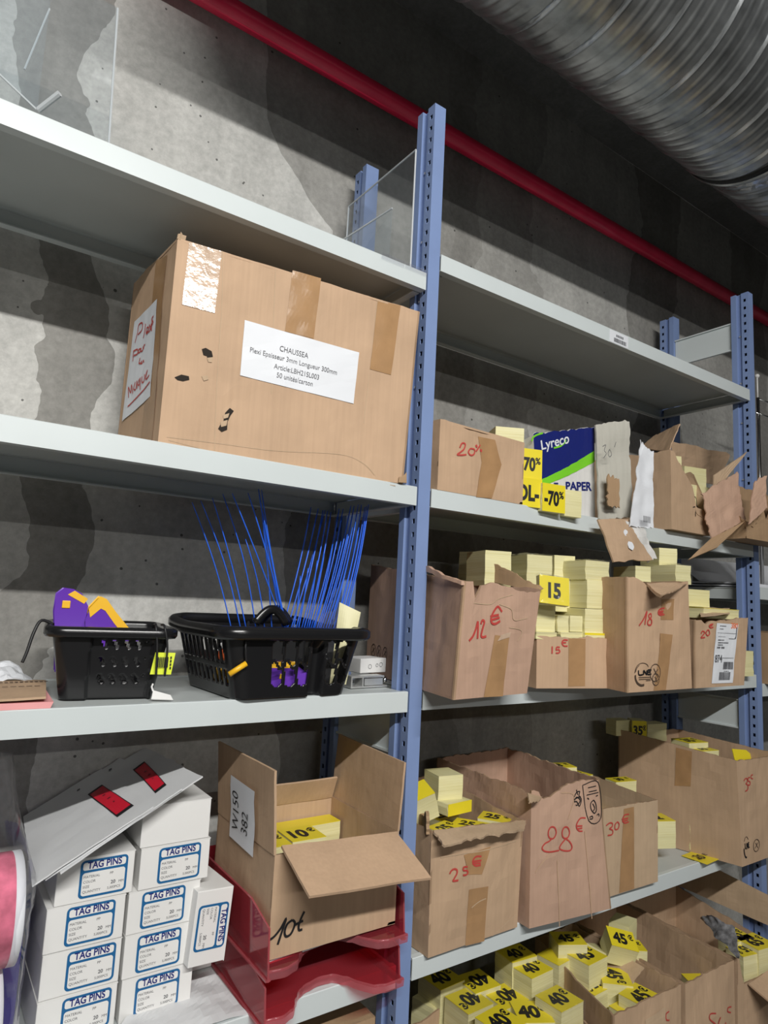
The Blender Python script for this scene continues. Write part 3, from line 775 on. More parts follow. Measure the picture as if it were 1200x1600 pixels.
# little handling marks low on the side that shows left of the upright
def ring(c, fn, u, v, r, w=.0018, m='ink_brown', n=14, name='handling_mark', gap=0):
    W_, H_ = c.wid(fn); mb = MB()
    pts = [c.pt(fn, u + r * math.cos(2 * PI * (k + gap) / n) / W_, v + r * math.sin(2 * PI * (k + gap) / n) / H_, .0013) for k in range(n + 1 - gap * 2)]
    mb.ribbon(pts, c.nrm(fn), w)
    mb.ribbon([c.pt(fn, u - r * .5 / W_, v - r * .4 / H_, .0013), c.pt(fn, u + r * .5 / W_, v + r * .4 / H_, .0013)], c.nrm(fn), w)
    mb.ribbon([c.pt(fn, u + r * .5 / W_, v - r * .5 / H_, .0013), c.pt(fn, u - r * .3 / W_, v + r * .5 / H_, .0013)], c.nrm(fn), w)
    return mb.build(name, m, c.root, base=c.loc)
for u in (.10, .18, .26): ring(c, 'left', u, .22, .012)

c15 = c = Carton('low brown carton marked 15€ with pale card blocks piled high in it', [(.284, -.041), (.462, -.086), (.500, .16), (.315, .19)], ZR3,
           [(.283, -.041, 1.446), (.463, -.086, 1.444), (.500, .16, 1.446), (.315, .19, 1.446)], 'card_light', amp=.0015, jag=.003, nu=24, nv=8, prof={'front': [(0, 0), (.62, 0), (.68, .006), (.74, .002), (1, 0)]})
c.ink('handwriting', 'front', [[(0.192,0.811),(0.193,0.734),(0.192,0.669)],[(0.290,0.799),(0.253,0.798),(0.247,0.746),(0.277,0.754),(0.291,0.713),(0.272,0.686),(0.240,0.685)],[(0.395,0.942),(0.345,0.944),(0.320,0.892),(0.343,0.830),(0.393,0.828)],[(0.320,0.892),(0.373,0.894)]], 'ink_red', .003)
c.patch('tape_strip', 'front', [[(0.411,0.038),(0.636,0.045),(0.633,0.989),(0.408,0.978)]][0], 'tape')

c = Carton('tall brown carton marked 18€ with a round black logo low on its front', [(.434, -.143), (.673, -.139), (.712, .2), (.53, .2)], ZR3,
           [(.431, -.143, 1.573), (.662, -.139, 1.577), (.705, .2, 1.575), (.525, .2, 1.575)], 'card_light', amp=.003, jag=.003, nu=28, nv=14, prof={'front': [(0, 0), (.12, 0), (.25, -.008), (.4, -.03), (.55, -.042), (.7, -.02), (.9, -.002), (1, 0)]})
c.ink('handwriting', 'front', [[(0.174,0.576),(0.249,0.638),(0.292,0.704),(0.280,0.641),(0.265,0.584)],[(0.363,0.685),(0.326,0.671),(0.336,0.647),(0.370,0.623),(0.356,0.585),(0.313,0.586),(0.314,0.616),(0.362,0.651),(0.363,0.685)],[(0.574,0.738),(0.497,0.726),(0.469,0.693),(0.499,0.673),(0.571,0.681)],[(0.469,0.702),(0.554,0.711)],[(0.467,0.685),(0.545,0.693)]], 'ink_red', .0034)
c.patch('tape_strip', 'front', [[(0.381,0.004),(0.569,0.003),(0.685,0.497),(0.496,0.510)]][0], 'tape')
c.patch('tape_strip', 'front', [[(0.511,0.629),(0.709,0.633),(0.728,0.825),(0.529,0.815)]][0], 'tape', .0008)
c.ink('round_logo', 'front', [[(0.110,0.148),(0.113,0.113),(0.142,0.077),(0.190,0.057),(0.236,0.060)]], 'ink_brown', .0045)
c.ink('round_logo', 'front', [[(0.102,0.166),(0.119,0.206),(0.161,0.238),(0.219,0.249),(0.278,0.236),(0.298,0.214)],[(0.114,0.173),(0.131,0.204),(0.169,0.231)],[(0.155,0.126),(0.332,0.125)],[(0.159,0.109),(0.331,0.108)],[(0.262,0.096),(0.333,0.096)]], 'ink_brown', .0014)
c.ink('round_logo', 'front', [[(0.156,0.188),(0.161,0.149),(0.213,0.150)],[(0.226,0.147),(0.226,0.185),(0.272,0.148),(0.272,0.185)],[(0.344,0.186),(0.289,0.185),(0.288,0.150),(0.343,0.151)],[(0.289,0.169),(0.335,0.170)]], 'ink_black', .0032)
ring(c, 'front', .40, .16, .018); ring(c, 'front', .41, .10, .012)
c.flap((0.503,-0.140,1.563), (0.655,-0.140,1.571), (0.534,-0.190,1.552), (0.475,-0.190,1.539), 'card', 'torn_flap', amp=.004, jag=(0, .004, .004, .004), t=.003)

c = Carton('brown carton marked 20€ with a white shipping label stuck on its front', [(.680, -.141), (.896, -.140), (.93, .10), (.738, .10)], ZR3,
           [(.683, -.141, 1.493), (.922, -.140, 1.503), (.94, .10, 1.50), (.735, .10, 1.495)], 'card', amp=.003, jag=.004, nu=24, nv=12, prof={'front': [(0, 0), (.1, .0), (.2, -.012), (.3, -.004), (1, 0)]})
SH = [[(0.316,0.056),(0.740,0.047),(0.804,0.903),(0.391,0.938)]][0]
sl = c.patch('shipping_label', 'front', SH, 'white_paper', .0012)
c.txt('label_print', 'front', [('874', .024, .020, .048, .9, .02), ('J', .030, .085, .110, .8, .02)], 'ink_grey', .0018, SH, sl)
mb = MB(); random.seed(5)
def on_label(x, y):
    a, b, cc, d = [Vector((*q, 0)) for q in SH]; i, j = x / .096, y / .158
    q = a * (1 - i) * (1 - j) + b * i * (1 - j) + cc * i * j + d * (1 - i) * j
    return c.pt('front', q.x, q.y, .0019)
for (xa, xb, ya, yb) in ((.046, .090, .036, .056), (.030, .080, .008, .029)):
    x = xa
    while x < xb:
        w = random.choice((.0009, .0014, .0022)); mb.add([on_label(x, ya), on_label(x + w, ya), on_label(x + w, yb), on_label(x, yb)], [(0, 1, 2, 3)]); x += w + random.choice((.0009, .0013))
for (xa, xb, y, hh) in ((.014, .042, .150, .0022), (.014, .030, .142, .0022), (.012, .044, .122, .0012), (.012, .040, .112, .003), (.012, .060, .105, .003), (.012, .036, .099, .003), (.010, .026, .091, .005), (.030, .044, .091, .005), (.052, .072, .030, .0022), (.060, .086, .117, .0022)):
    x = xa
    while x < xb:
        w = min(random.choice((.002, .0035, .005)), xb - x); mb.add([on_label(x, y), on_label(x + w, y), on_label(x + w, y + hh), on_label(x, y + hh)], [(0, 1, 2, 3)]); x += w + .0014
for y in (.066, .132): mb.add([on_label(.006, y), on_label(.090, y), on_label(.090, y + .0009), on_label(.006, y + .0009)], [(0, 1, 2, 3)])
mb.build('barcode', 'ink_grey', sl, base=c.loc)
c.txt('orange_stamp', 'front', [('380', .018, .076, .128, 1, .03)], 'ink_orange', .0018, SH, sl)
c.ink('handwriting', 'front', [[(0.110,0.789),(0.136,0.825),(0.177,0.805),(0.141,0.765),(0.105,0.728),(0.178,0.734)],[(0.223,0.841),(0.195,0.795),(0.224,0.757),(0.260,0.784),(0.249,0.833),(0.223,0.841)],[(0.324,0.924),(0.278,0.918),(0.258,0.892),(0.284,0.871),(0.325,0.879)],[(0.253,0.900),(0.309,0.906)]], 'ink_red', .003)
c.flap((0.708,-0.140,1.501), (0.836,-0.140,1.510), (0.990,-0.060,1.523), (0.855,-0.060,1.521), 'card_pale', 'torn_flap', amp=.004, jag=(0, .002, .005, .004), t=.003)

# --- lower shelf of euro cartons
c = Carton('open brown carton marked 25€ full of yellow cards, beside the middle upright', [(.056, -.012), (.278, -.010), (.284, .27), (.05, .27)], ZR4,
           [(.053, -.012, 1.100), (.290, -.009, 1.085), (.290, .27, 1.105), (.048, .27, 1.110)], 'card', amp=.004, jag=.003, nu=24, nv=12, bulge=.004)
c.ink('handwriting', 'front', [[(0.183,0.638),(0.203,0.663),(0.233,0.670),(0.256,0.658),(0.255,0.630),(0.228,0.593),(0.220,0.575),(0.271,0.573)],[(0.368,0.669),(0.324,0.672),(0.323,0.647),(0.360,0.638),(0.374,0.617),(0.354,0.603),(0.319,0.607)],[(0.514,0.735),(0.454,0.741),(0.421,0.703),(0.451,0.664),(0.508,0.661)],[(0.414,0.704),(0.514,0.701)],[(0.418,0.687),(0.507,0.679)]], 'ink_red', .0034)
c.patch('tape_strip', 'front', [[(0.393,-0.005),(0.607,-0.021),(0.607,0.460),(0.394,0.470)]][0], 'tape')
c.patch('tape_strip', 'front', [[(0.378,0.598),(0.529,0.576),(0.616,0.806),(0.328,0.770)]][0], 'tape', .0009)
c.ink('crease', 'front', [[(0.095,0.782),(0.301,0.784),(0.540,0.783),(0.925,0.812)],[(0.439,0.304),(0.520,0.342),(0.590,0.355)],[(0.695,0.002),(0.844,0.073),(0.977,0.127)]], 'card_pale', .0018, .0012)
c.flap((0.056,-0.012,1.099), (0.295,-0.012,1.084), (0.255,-0.045,1.084), (0.051,-0.050,1.088), 'card_pale', 'folded_flap', amp=.003, jag=(0, .002, .008, .004), t=.004, nu=26)
c.flap((0.050,-0.012,1.097), (0.080,0.060,1.085), (0.076,0.055,1.108), (0.048,-0.010,1.130), 'card_dark', 'torn_corner', amp=.006, jag=(.003, .003, .006, .003), t=.006)

c = Carton('open reddish carton marked 88€ with printed handling symbols at its top corner', [(.294, -.026), (.513, -.051), (.522, .26), (.300, .272)], ZR4,
           [(.294, -.025, 1.140), (.476, -.047, 1.152), (.521, .26, 1.150), (.300, .272, 1.142)], 'card_pink', amp=.004, jag=.005, nu=30, nv=14, prof={'front': [(0, .004), (.1, .0), (.14, -.016), (.3, -.012), (.42, -.002), (.6, .004), (1, 0)]})
c.ink('handwriting', 'front', [[(0.267,0.626),(0.240,0.635),(0.220,0.654),(0.214,0.678),(0.222,0.700),(0.244,0.716),(0.272,0.718),(0.300,0.709),(0.318,0.689),(0.325,0.665),(0.315,0.643),(0.295,0.628),(0.267,0.626)],[(0.228,0.613),(0.176,0.603),(0.141,0.576),(0.161,0.551),(0.225,0.535),(0.301,0.528),(0.370,0.524)],[(0.267,0.626),(0.228,0.613)],[(0.458,0.604),(0.431,0.613),(0.413,0.631),(0.407,0.654),(0.416,0.675),(0.437,0.690),(0.465,0.692),(0.491,0.683),(0.509,0.664),(0.516,0.641),(0.505,0.620),(0.485,0.607),(0.458,0.604)],[(0.458,0.604),(0.511,0.572),(0.536,0.530),(0.509,0.508),(0.447,0.512),(0.393,0.527),(0.377,0.544),(0.406,0.571),(0.458,0.601)],[(0.740,0.729),(0.673,0.734),(0.621,0.704),(0.610,0.673),(0.636,0.643),(0.682,0.636)],[(0.604,0.682),(0.684,0.676)],[(0.609,0.659),(0.681,0.660)]], 'ink_red', .0030)
c.ink('handling_symbols', 'front', [[(0.740,0.979),(0.972,0.979),(0.965,0.708),(0.780,0.704),(0.740,0.979)],[(0.783,0.900),(0.964,0.902)],[(0.812,0.953),(0.934,0.955)],[(0.819,0.921),(0.941,0.921)]], 'ink_black', .0018)
c.ink('handling_symbols', 'front', [[(0.878,0.853),(0.832,0.830),(0.831,0.785),(0.868,0.752),(0.904,0.771),(0.904,0.821),(0.878,0.853)],[(0.859,0.827),(0.882,0.790),(0.855,0.771)],[(0.791,0.878),(0.812,0.864)],[(0.919,0.877),(0.950,0.881)],[(0.794,0.728),(0.832,0.734),(0.833,0.715),(0.793,0.716)],[(0.906,0.733),(0.936,0.739),(0.937,0.719)],[(0.608,0.901),(0.648,0.931),(0.695,0.935),(0.682,0.904),(0.709,0.872),(0.674,0.825),(0.641,0.863),(0.604,0.867),(0.644,0.897),(0.693,0.868),(0.649,0.837),(0.620,0.841)],[(0.650,0.954),(0.665,0.912)],[(0.602,0.885),(0.704,0.896)]], 'ink_black', .0022)
c.ink('crease', 'front', [[(0.339,0.453),(0.346,-0.037)],[(0.715,0.634),(0.727,0.365),(0.741,-0.038)],[(0.060,0.400),(0.120,0.451),(0.241,0.525)],[(0.410,0.958),(0.609,0.912),(0.502,0.746)]], 'card_light', .0018, .0012)
c.flap((0.281,-0.026,1.141), (0.320,-0.028,1.129), (0.289,-0.050,1.132), (0.259,-0.050,1.131), 'card_pale', 'torn_flap', amp=.003, jag=(0, .003, .004, .002), t=.003)

c = Carton('low open brown carton marked 30€ on the right of the reddish carton', [(.532, -.013), (.731, -.018), (.742, .25), (.545, .25)], ZR4,
           [(.532, -.013, 1.075), (.732, -.018, 1.070), (.742, .25, 1.086), (.545, .25, 1.080)], 'card_pale', amp=.002, jag=.0025, nu=22, nv=10)
c.ink('handwriting', 'front', [[(0.063,0.810),(0.121,0.832),(0.172,0.819),(0.164,0.784),(0.121,0.767),(0.177,0.740),(0.168,0.696),(0.090,0.695)],[(0.261,0.829),(0.216,0.800),(0.221,0.746),(0.269,0.747),(0.287,0.795),(0.261,0.829)],[(0.461,0.892),(0.378,0.891),(0.346,0.840),(0.378,0.799),(0.456,0.804)],[(0.332,0.848),(0.442,0.849)],[(0.337,0.822),(0.433,0.826)]], 'ink_red', .0030)
c.patch('tape_strip', 'front', [[(0.292,0.010),(0.557,0.007),(0.557,0.968),(0.371,0.965)]][0], 'tape')

c = Carton('large brown carton marked 35€ at the right end, seen along its long side', [(1.009, -.07), (1.243, -.07), (1.243, .238), (.944, .24)], ZR4,
           [(.990, -.07, 1.146), (1.241, -.07, 1.138), (1.242, .238, 1.150), (.944, .24, 1.170)], 'card', amp=.003, jag=.003, nu=24, nv=12)
c.ink('handwriting', 'front', [[(0.109,0.803),(0.145,0.823),(0.179,0.815),(0.175,0.783),(0.149,0.773),(0.187,0.751),(0.177,0.712),(0.131,0.702)],[(0.240,0.825),(0.203,0.823),(0.201,0.794),(0.235,0.783),(0.228,0.754),(0.193,0.757)],[(0.302,0.846),(0.270,0.842),(0.263,0.818),(0.298,0.807)]], 'ink_red', .0030)
c.ink('round_logo', 'front', [[(0.048,0.166),(0.048,0.126),(0.066,0.086),(0.094,0.076)]], 'ink_black', .0040)
c.ink('round_logo', 'front', [[(0.060,0.229),(0.085,0.262),(0.120,0.265),(0.148,0.236)],[(0.084,0.155),(0.158,0.160)]], 'ink_brown', .0014)
c.ink('round_logo', 'front', [[(0.073,0.212),(0.073,0.166),(0.097,0.165)],[(0.105,0.165),(0.108,0.207),(0.129,0.166),(0.131,0.208)],[(0.158,0.206),(0.140,0.206),(0.138,0.169),(0.156,0.169)],[(0.139,0.187),(0.154,0.188)]], 'ink_black', .0030)
ring(c, 'front', .30, .16, .015)
c.patch('tape_strip', 'left', [[(0.499,0.596),(0.633,0.633),(0.655,0.976),(0.520,0.972)]][0], 'tape')

# --- bottom shelf cartons
ZB = ZR5
c40 = Carton('brown carton at the bottom left of the right bay, filled with 40€ cards', [(.055, -.045), (.492, -.05), (.565, .19), (.06, .22)], ZB,
           [(.055, -.045, .615), (.492, -.05, .64), (.565, .19, .66), (.06, .22, .62)], 'card', amp=.004, jag=.008, nu=30)
c45 = c = Carton('brown carton on the bottom shelf filled with 45€ cards', [(.512, -.057), (.749, -.064), (.751, .24), (.612, .24)], ZB,
           [(.512, -.057, .690), (.749, -.064, .690), (.751, .24, .696), (.612, .24, .692)], 'card', amp=.004, jag=.004, nu=24)
c.patch('paper_patch', 'front', [[(0.434,0.686),(0.743,0.584),(0.732,0.887),(0.447,0.855)]][0], 'card_pale', .001)
c.ink('handwriting', 'front', [[(0.544,0.747),(0.552,0.678)],[(0.690,0.720),(0.631,0.726),(0.631,0.690),(0.690,0.663),(0.674,0.630)],[(0.791,0.835),(0.743,0.827),(0.743,0.783),(0.797,0.762)]], 'ink_red', .003)
c.flap((.735, .02, .690), (.742, .11, .690), (.70, .12, .655), (.70, .03, .66), 'card_pale', 'folded_flap', amp=.002, jag=(0, .002, .002, .002))
c50 = c = Carton('open brown carton marked 50€, nearly empty, on the bottom shelf', [(.757, -.067), (.961, -.07), (.968, .265), (.757, .265)], ZB,
           [(.757, -.067, .690), (.961, -.07, .690), (.972, .265, .700), (.757, .265, .700)], 'card', amp=.004, jag=.003, nu=24, bulge=.004)
c.ink('handwriting', 'front', [[(0.540,0.649),(0.430,0.671),(0.408,0.633),(0.511,0.571),(0.570,0.515),(0.496,0.512),(0.368,0.550)],[(0.637,0.596),(0.585,0.556),(0.615,0.500),(0.697,0.477),(0.750,0.524)],[(0.910,0.612),(0.826,0.626),(0.811,0.598),(0.895,0.566)]], 'ink_red', .0032)
c65 = c = Carton('brown carton on the bottom shelf at the right, holding 65€ cards', [(.972, -.071), (1.225, -.078), (1.224, .24), (.976, .24)], ZB,
           [(.972, -.071, .690), (1.225, -.078, .640), (1.224, .24, .700), (.976, .24, .700)], 'card', amp=.003, jag=.003, nu=24, prof={'front': [(0, 0), (.06, 0), (.10, -.06), (1, -.02)]})
c.flap((1.224, -.07, .69), (1.224, .235, .70), (1.235, .235, .80), (1.235, -.05, .76), 'card_pale', 'raised_flap', amp=.003, t=.004)
c.flap((1.015, -.076, .625), (1.21, -.08, .64), (1.19, -.16, .60), (1.03, -.16, .585), 'card', 'folded_flap', amp=.003, t=.004)

# --- open carton marked 10 on the red trays
c10 = c = Carton('open brown carton marked 10€ in black, flaps up, standing on red trays', [(-.262, -.03), (-.033, -.03), (-.032, .19), (-.264, .19)], .974,
           [(-.262, -.03, 1.119), (-.033, -.03, 1.119), (-.032, .19, 1.119), (-.264, .19, 1.119)], 'card', amp=.0012, jag=.0005, nu=14, nv=6)
c.ink('handwriting', 'front', [[(-0.005,0.196),(0.033,0.221),(0.076,0.284),(0.109,0.363),(0.091,0.272),(0.060,0.132)],[(0.157,0.332),(0.119,0.303),(0.105,0.234),(0.118,0.188),(0.150,0.197),(0.171,0.249),(0.176,0.300),(0.157,0.332)],[(0.243,0.385),(0.224,0.336),(0.207,0.270),(0.211,0.216),(0.235,0.215)],[(0.181,0.278),(0.237,0.298)]], 'ink_black', .0036)
c.flap((-.262, -.03, 1.119), (-.264, .19, 1.119), (-.272, .19, 1.240), (-.270, -.03, 1.240), 'card', 'side_flap', amp=.0012, t=.004)
c.flap((-.032, .19, 1.119), (-.033, -.03, 1.119), (-.026, -.03, 1.229), (-.024, .19, 1.235), 'card', 'side_flap', amp=.0012, t=.004)
c.flap((-.036, .186, 1.119), (-.260, .186, 1.119), (-.258, .166, 1.160), (-.038, .166, 1.160), 'card', 'back_flap', amp=.0012, t=.004)
c.flap((-0.253,-0.031,1.130), (-0.040,-0.031,1.118), (-0.039,-0.125,1.079), (-0.255,-0.125,1.094), 'card_light', 'front_flap', amp=.0015, t=.004)
mb = MB()
def lw(a, b):   # point on the outside of the carton and its raised side flap: a along the flap, b downwards
    y = .123 - .095 * a + .002 * math.sin(9 * b); z = 1.199 - .098 * b - .003 * a
    k = max(0.0, (z - 1.119) / .121)
    return Vector((-.2668 - .0085 * k - .0025, y, z))
for j in range(7):
    for i in range(5): mb.v.append(lw(i / 4, j / 6))
for j in range(6):
    for i in range(4):
        a = j * 5 + i; mb.f.append([a, a + 1, a + 6, a + 5]); mb.m.append(0)
nt_ = mb.build('paper_note', 'white_paper', c.root, base=c.loc)
mb = MB()
# written sideways: lines run up the note
add_text(mb, 'W150', .034, lambda x, y: lw(.36 - y / .095, .52 - x / .098) + Vector((-.0012, 0, 0)), 0, 0, .72, -.004)
add_text(mb, '382', .034, lambda x, y: lw(.74 - y / .095, .60 - x / .098) + Vector((-.0012, 0, 0)), 0, 0, .72, -.004)
o_ = mb.build('handwriting', 'ink_black', nt_, base=c.loc)
c.patch('clear_tape', 'front', [(.55, .55), (.68, .55), (.68, .92), (.52, .92)], 'card_light', .0007)

c = Carton('closed brown carton on the bottom shelf of the left bay, under the red trays', [(-.34, .03), (-.02, .03), (-.02, .24), (-.34, .24)], ZR5,
           up(.80, (-.34, .03), (-.02, .03), (-.02, .24), (-.34, .24)), 'card_dark', top=True)
c = Carton('brown box on the lower shelf of the next bay, past the right upright', [(1.292, -.03), (1.62, -.03), (1.62, .24), (1.292, .24)], 1.317,
           up(1.462, (1.292, -.03), (1.62, -.03), (1.62, .24), (1.292, .24)), 'card_dark', top=True)

# ---------------------------------------------------------------- white cartons of tag pins
def rounded(x0, y0, x1, y1, r, n=6):
    P = []
    for cx, cy, a in ((x1 - r, y0 + r, -90), (x1 - r, y1 - r, 0), (x0 + r, y1 - r, 90), (x0 + r, y0 + r, 180)):
        for k in range(n + 1): q = math.radians(a + 90 * k / n); P.append((cx + r * math.cos(q), cy + r * math.sin(q)))
    return P
def print_meshes(x0, w):
    # blue frame with a title bar, in the plane of the carton front (x along width, z up), centred on x0
    fr = MB(); W_, H_ = .064, .050
    out = rounded(-W_ / 2, .0045, W_ / 2, .0045 + H_, .006); n = len(out)
    def ringof(inner, y):
        o = len(fr.v)
        return o
    # outer plate in blue, white windows on top of it
    fr.add([(x0 + x, -.0006, z) for x, z in out], [tuple(range(n))], 0)
    for (a, b, c_, d, r) in ((-W_ / 2 + .0032, .0045 + .0032, W_ / 2 - .0032, .0045 + .0335, .004), (-W_ / 2 + .0032, .0045 + .0368, W_ / 2 - .0032, .0045 + H_ - .0030, .003)):
        q = rounded(a, b, c_, d, r); fr.add([(x0 + x, -.0010, z) for x, z in q], [tuple(range(len(q)))], 1)
    tx = MB(); fn = lambda x, y: (x0 + x, -.0014, y)
    add_text(tx, 'TAG PINS', .0128, fn, 0, .0432, .84, .026, mi=0)
    for s_, x, y in (('MATERIAL', -.027, .031), ('COLOR', -.027, .0245), ('SIZE', -.027, .018), ('QUANTITY', -.027, .0115)):
        add_text(tx, s_, .0048, fn, x, y, 1.0, 0.0, 0, 'l', 1)
    for s_, x, y, z in (('PP', .008, .031, .0048), ('20', .010, .018, .0066), ('MM', .021, .018, .0048), ('5,000PCS', .006, .0115, .0046)):
        add_text(tx, s_, z, fn, x, y, 1.0, 0.02 if s_ == '20' else 0.0, 0, 'l', 1)
    return fr, tx
_pm = {}
def pin_carton(label, x0, x1, y0, z0, z1, depth=.19, blank=False, yaw=0.0, pr=0.0, rot=None):
    w = x1 - x0; h = z1 - z0
    t = thing('tag_pin_carton', label, 'box', ((x0 + x1) / 2, y0, z0), rot or (0, 0, yaw), group='white cartons of tag pins')
    mb = MB().box((-w / 2, 0, 0), (w / 2, depth, h - .0006))
    b = mb.build('carton_body', 'white_carton', t); bevel(b, .0012, 2)
    ld = MB().box((-w / 2 - .0004, -.0004, h - .0012), (w / 2 + .0004, depth, h - .0002)).build('lid', 'white_carton', t)
    if not blank:
        k = round(pr, 3)
        fr, tx = print_meshes(pr, w)
        p = fr.build('printed_frame', ['ink_blue', 'white_carton'], t)
        tx.build('printed_text', ['ink_navy', 'ink_grey'], p)
    return t
hh = .0585
zb = ZL4
RC = [(-.4385, -.3355), (-.4400, -.3365), (-.4400, -.3340), (-.4285, -.3240), (-.4310, -.3270)]
for k, lab in enumerate(('white tag pin carton at the bottom of the right-hand stack, film lying against it', 'white tag pin carton second from the bottom of the right-hand stack, dented top corner', 'white tag pin carton in the middle of the right-hand stack', 'white tag pin carton just under the blank carton on the right-hand stack', 'blank-faced white carton on top of the right-hand stack, under the envelopes')):
    pin_carton(lab, RC[k][0], RC[k][1], .070 - .001 * (k % 2), zb + hh * k + .0004, zb + hh * (k + 1) + (.0005 if k == 4 else 0), blank=(k == 4), pr=(.0, -.002, -.002, .006, 0)[k])
LC = [(-.547, -.4445), (-.5465, -.4440), (-.5475, -.4445), (-.5395, -.4365)]
for k, lab in enumerate(('white tag pin carton at the bottom of the left-hand stack, cut by the photo edge', 'white tag pin carton second from the bottom of the left-hand stack', 'white tag pin carton third from the bottom of the left-hand stack', 'white tag pin carton on top of the left-hand stack, touching the envelopes')):
    pin_carton(lab, LC[k][0], LC[k][1], .070 + .001 * (k % 2), zb + hh * k + .0004, zb + hh * (k + 1), pr=(.012, .012, .006, .010)[k])
# one carton standing on its side, with another laid behind it
pin_carton('white tag pin carton lying low behind the upright one, mostly in shadow', -.330, -.272, .150, zb, zb + .057, depth=.13, blank=True)
t = pin_carton('white tag pin carton stood on its side between the stack and red trays', -.0525, .0525, 0, 0, .0585, depth=.19, rot=(0, math.radians(94), math.radians(4)))
t.location = (-.347, .052, zb + .112)

# ---------------------------------------------------------------- price card pads
_pad = {}
def pad_mesh(w, d, h, seed):
    k = (round(w, 3), round(d, 3), round(h, 3), seed % 4)
    if k not in _pad:
        rnd = random.Random(seed % 4 + 3); mb = MB(); n = max(3, int(h / .010)); sx = rnd.uniform(-.002, .002); sy = rnd.uniform(-.002, .002)
        for i in range(n + 1):
            q = i / n; b = math.sin(PI * q)
            jx, jy = rnd.uniform(-.0006, .0006) + sx * b, rnd.uniform(-.0006, .0006) + sy * b
            for x, y in ((-w / 2, -d / 2), (w / 2, -d / 2), (w / 2, d / 2), (-w / 2, d / 2)): mb.v.append(Vector((x + jx * (i < n), y + jy * (i < n), h * q)))
        for i in range(n):
            for j in range(4): mb.f.append([i * 4 + j, i * 4 + (j + 1) % 4, (i + 1) * 4 + (j + 1) % 4, (i + 1) * 4 + j]); mb.m.append(0)
        mb.f.append([3, 2, 1, 0]); mb.m.append(0); mb.f.append([n * 4 + j for j in range(4)]); mb.m.append(0)
        _pad[k] = mb
    return _pad[k]
_pt = {}
def price_text(txt, w, d, plane='top', h=0.0, euro='€', key=None):
    mb = MB()
    if plane == 'top': fn = lambda x, y: (x, y, h + .0013)
    else: fn = lambda x, y: (x, -d / 2 - .0013, h / 2 + y)
    xs = .82 if len(txt) < 3 else .74
    big = min(.74 * (d if plane == 'top' else h), (.66 if euro else .88) * w / (text_geo(txt, .045)[2] * xs))
    add_text(mb, txt, big, fn, -.10 * w if euro else 0, -big * .36, xs, .045)
    if euro: add_text(mb, euro, big * .52, fn, .33 * w, big * .02, .9, .035)
    return mb
def pad(label, loc, w, d, h, rz=0.0, txt=None, face='top', group=None, tilt=(0, 0), euro='€', wrap=False, seed=None, name='price_card_pad', card=True):
    SEED[0] += 1; seed = SEED[0] if seed is None else seed
    t = thing(name, label, 'price cards', loc, (tilt[0], tilt[1], rz), group)
    pad_mesh(w, d, h, seed).build('paper_stack', 'cream_stack', t)
    if txt is not None:
        cd = MB()
        if face == 'top': cd.box((-w / 2 - .0004, -d / 2 - .0004, h + .0001), (w / 2 + .0004, d / 2 + .0004, h + .0009))
        else: cd.box((-w / 2 - .0004, -d / 2 - .0010, -.0002), (w / 2 + .0004, -d / 2 - .0002, h + .0004))
        c_ = cd.build('top_card', 'yellow_card', t)
        if txt: price_text(txt, w, d, face, h, euro).build('price_print', 'ink_black', c_)
    if wrap:
        sb = MB(); rnd = random.Random(seed); nu, nv = 10, 8; e = .0025
        def wv(x, y, z): return Vector((x + rnd.uniform(-.0012, .0012), y + rnd.uniform(-.0012, .0012), z + rnd.uniform(-.0012, .0012)))
        for i in range(nu + 1):
            for j in range(nv + 1): sb.v.append(wv(-w / 2 - e + (w + 2 * e) * i / nu, -d / 2 - e, -.000 + (h + e) * j / nv))
        for i in range(nu):
            for j in range(nv): a = i * (nv + 1) + j; sb.f.append([a, a + nv + 1, a + nv + 2, a + 1]); sb.m.append(0)
        o = len(sb.v)
        for i in range(nu + 1):
            for j in range(nv + 1): sb.v.append(wv(-w / 2 - e + (w + 2 * e) * i / nu, -d / 2 - e + (d + 2 * e) * j / nv, h + e))
        for i in range(nu):
            for j in range(nv): a = o + i * (nv + 1) + j; sb.f.append([a, a + nv + 1, a + nv + 2, a + 1]); sb.m.append(0)
        sb.build('shrink_wrap', 'shrink_film', t, True)
    return t
def padf(label, bl, br, tl, depth, **kw):
    # block given by the two lower front corners and the upper left front corner
    bl, br, tl = Vector(bl), Vector(br), Vector(tl); e = br - bl; w = math.hypot(e.x, e.y); rz = math.atan2(e.y, e.x)
    n = Vector((-math.sin(rz), math.cos(rz), 0)); c_ = (bl + br) / 2 + n * depth / 2; c_.z = bl.z
    return pad(label, c_, w, depth, max(.012, tl.z - bl.z), rz, **kw)
def padt(label, top, w, d, h, rz=0.0, **kw):
    top = Vector(top); return pad(label, (top.x, top.y, top.z - h), w, d, h, rz, **kw)

G40 = 'pads of 40€ cards in the bottom left carton'; G45 = 'pads of 45€ cards'
zt = lambda z: z
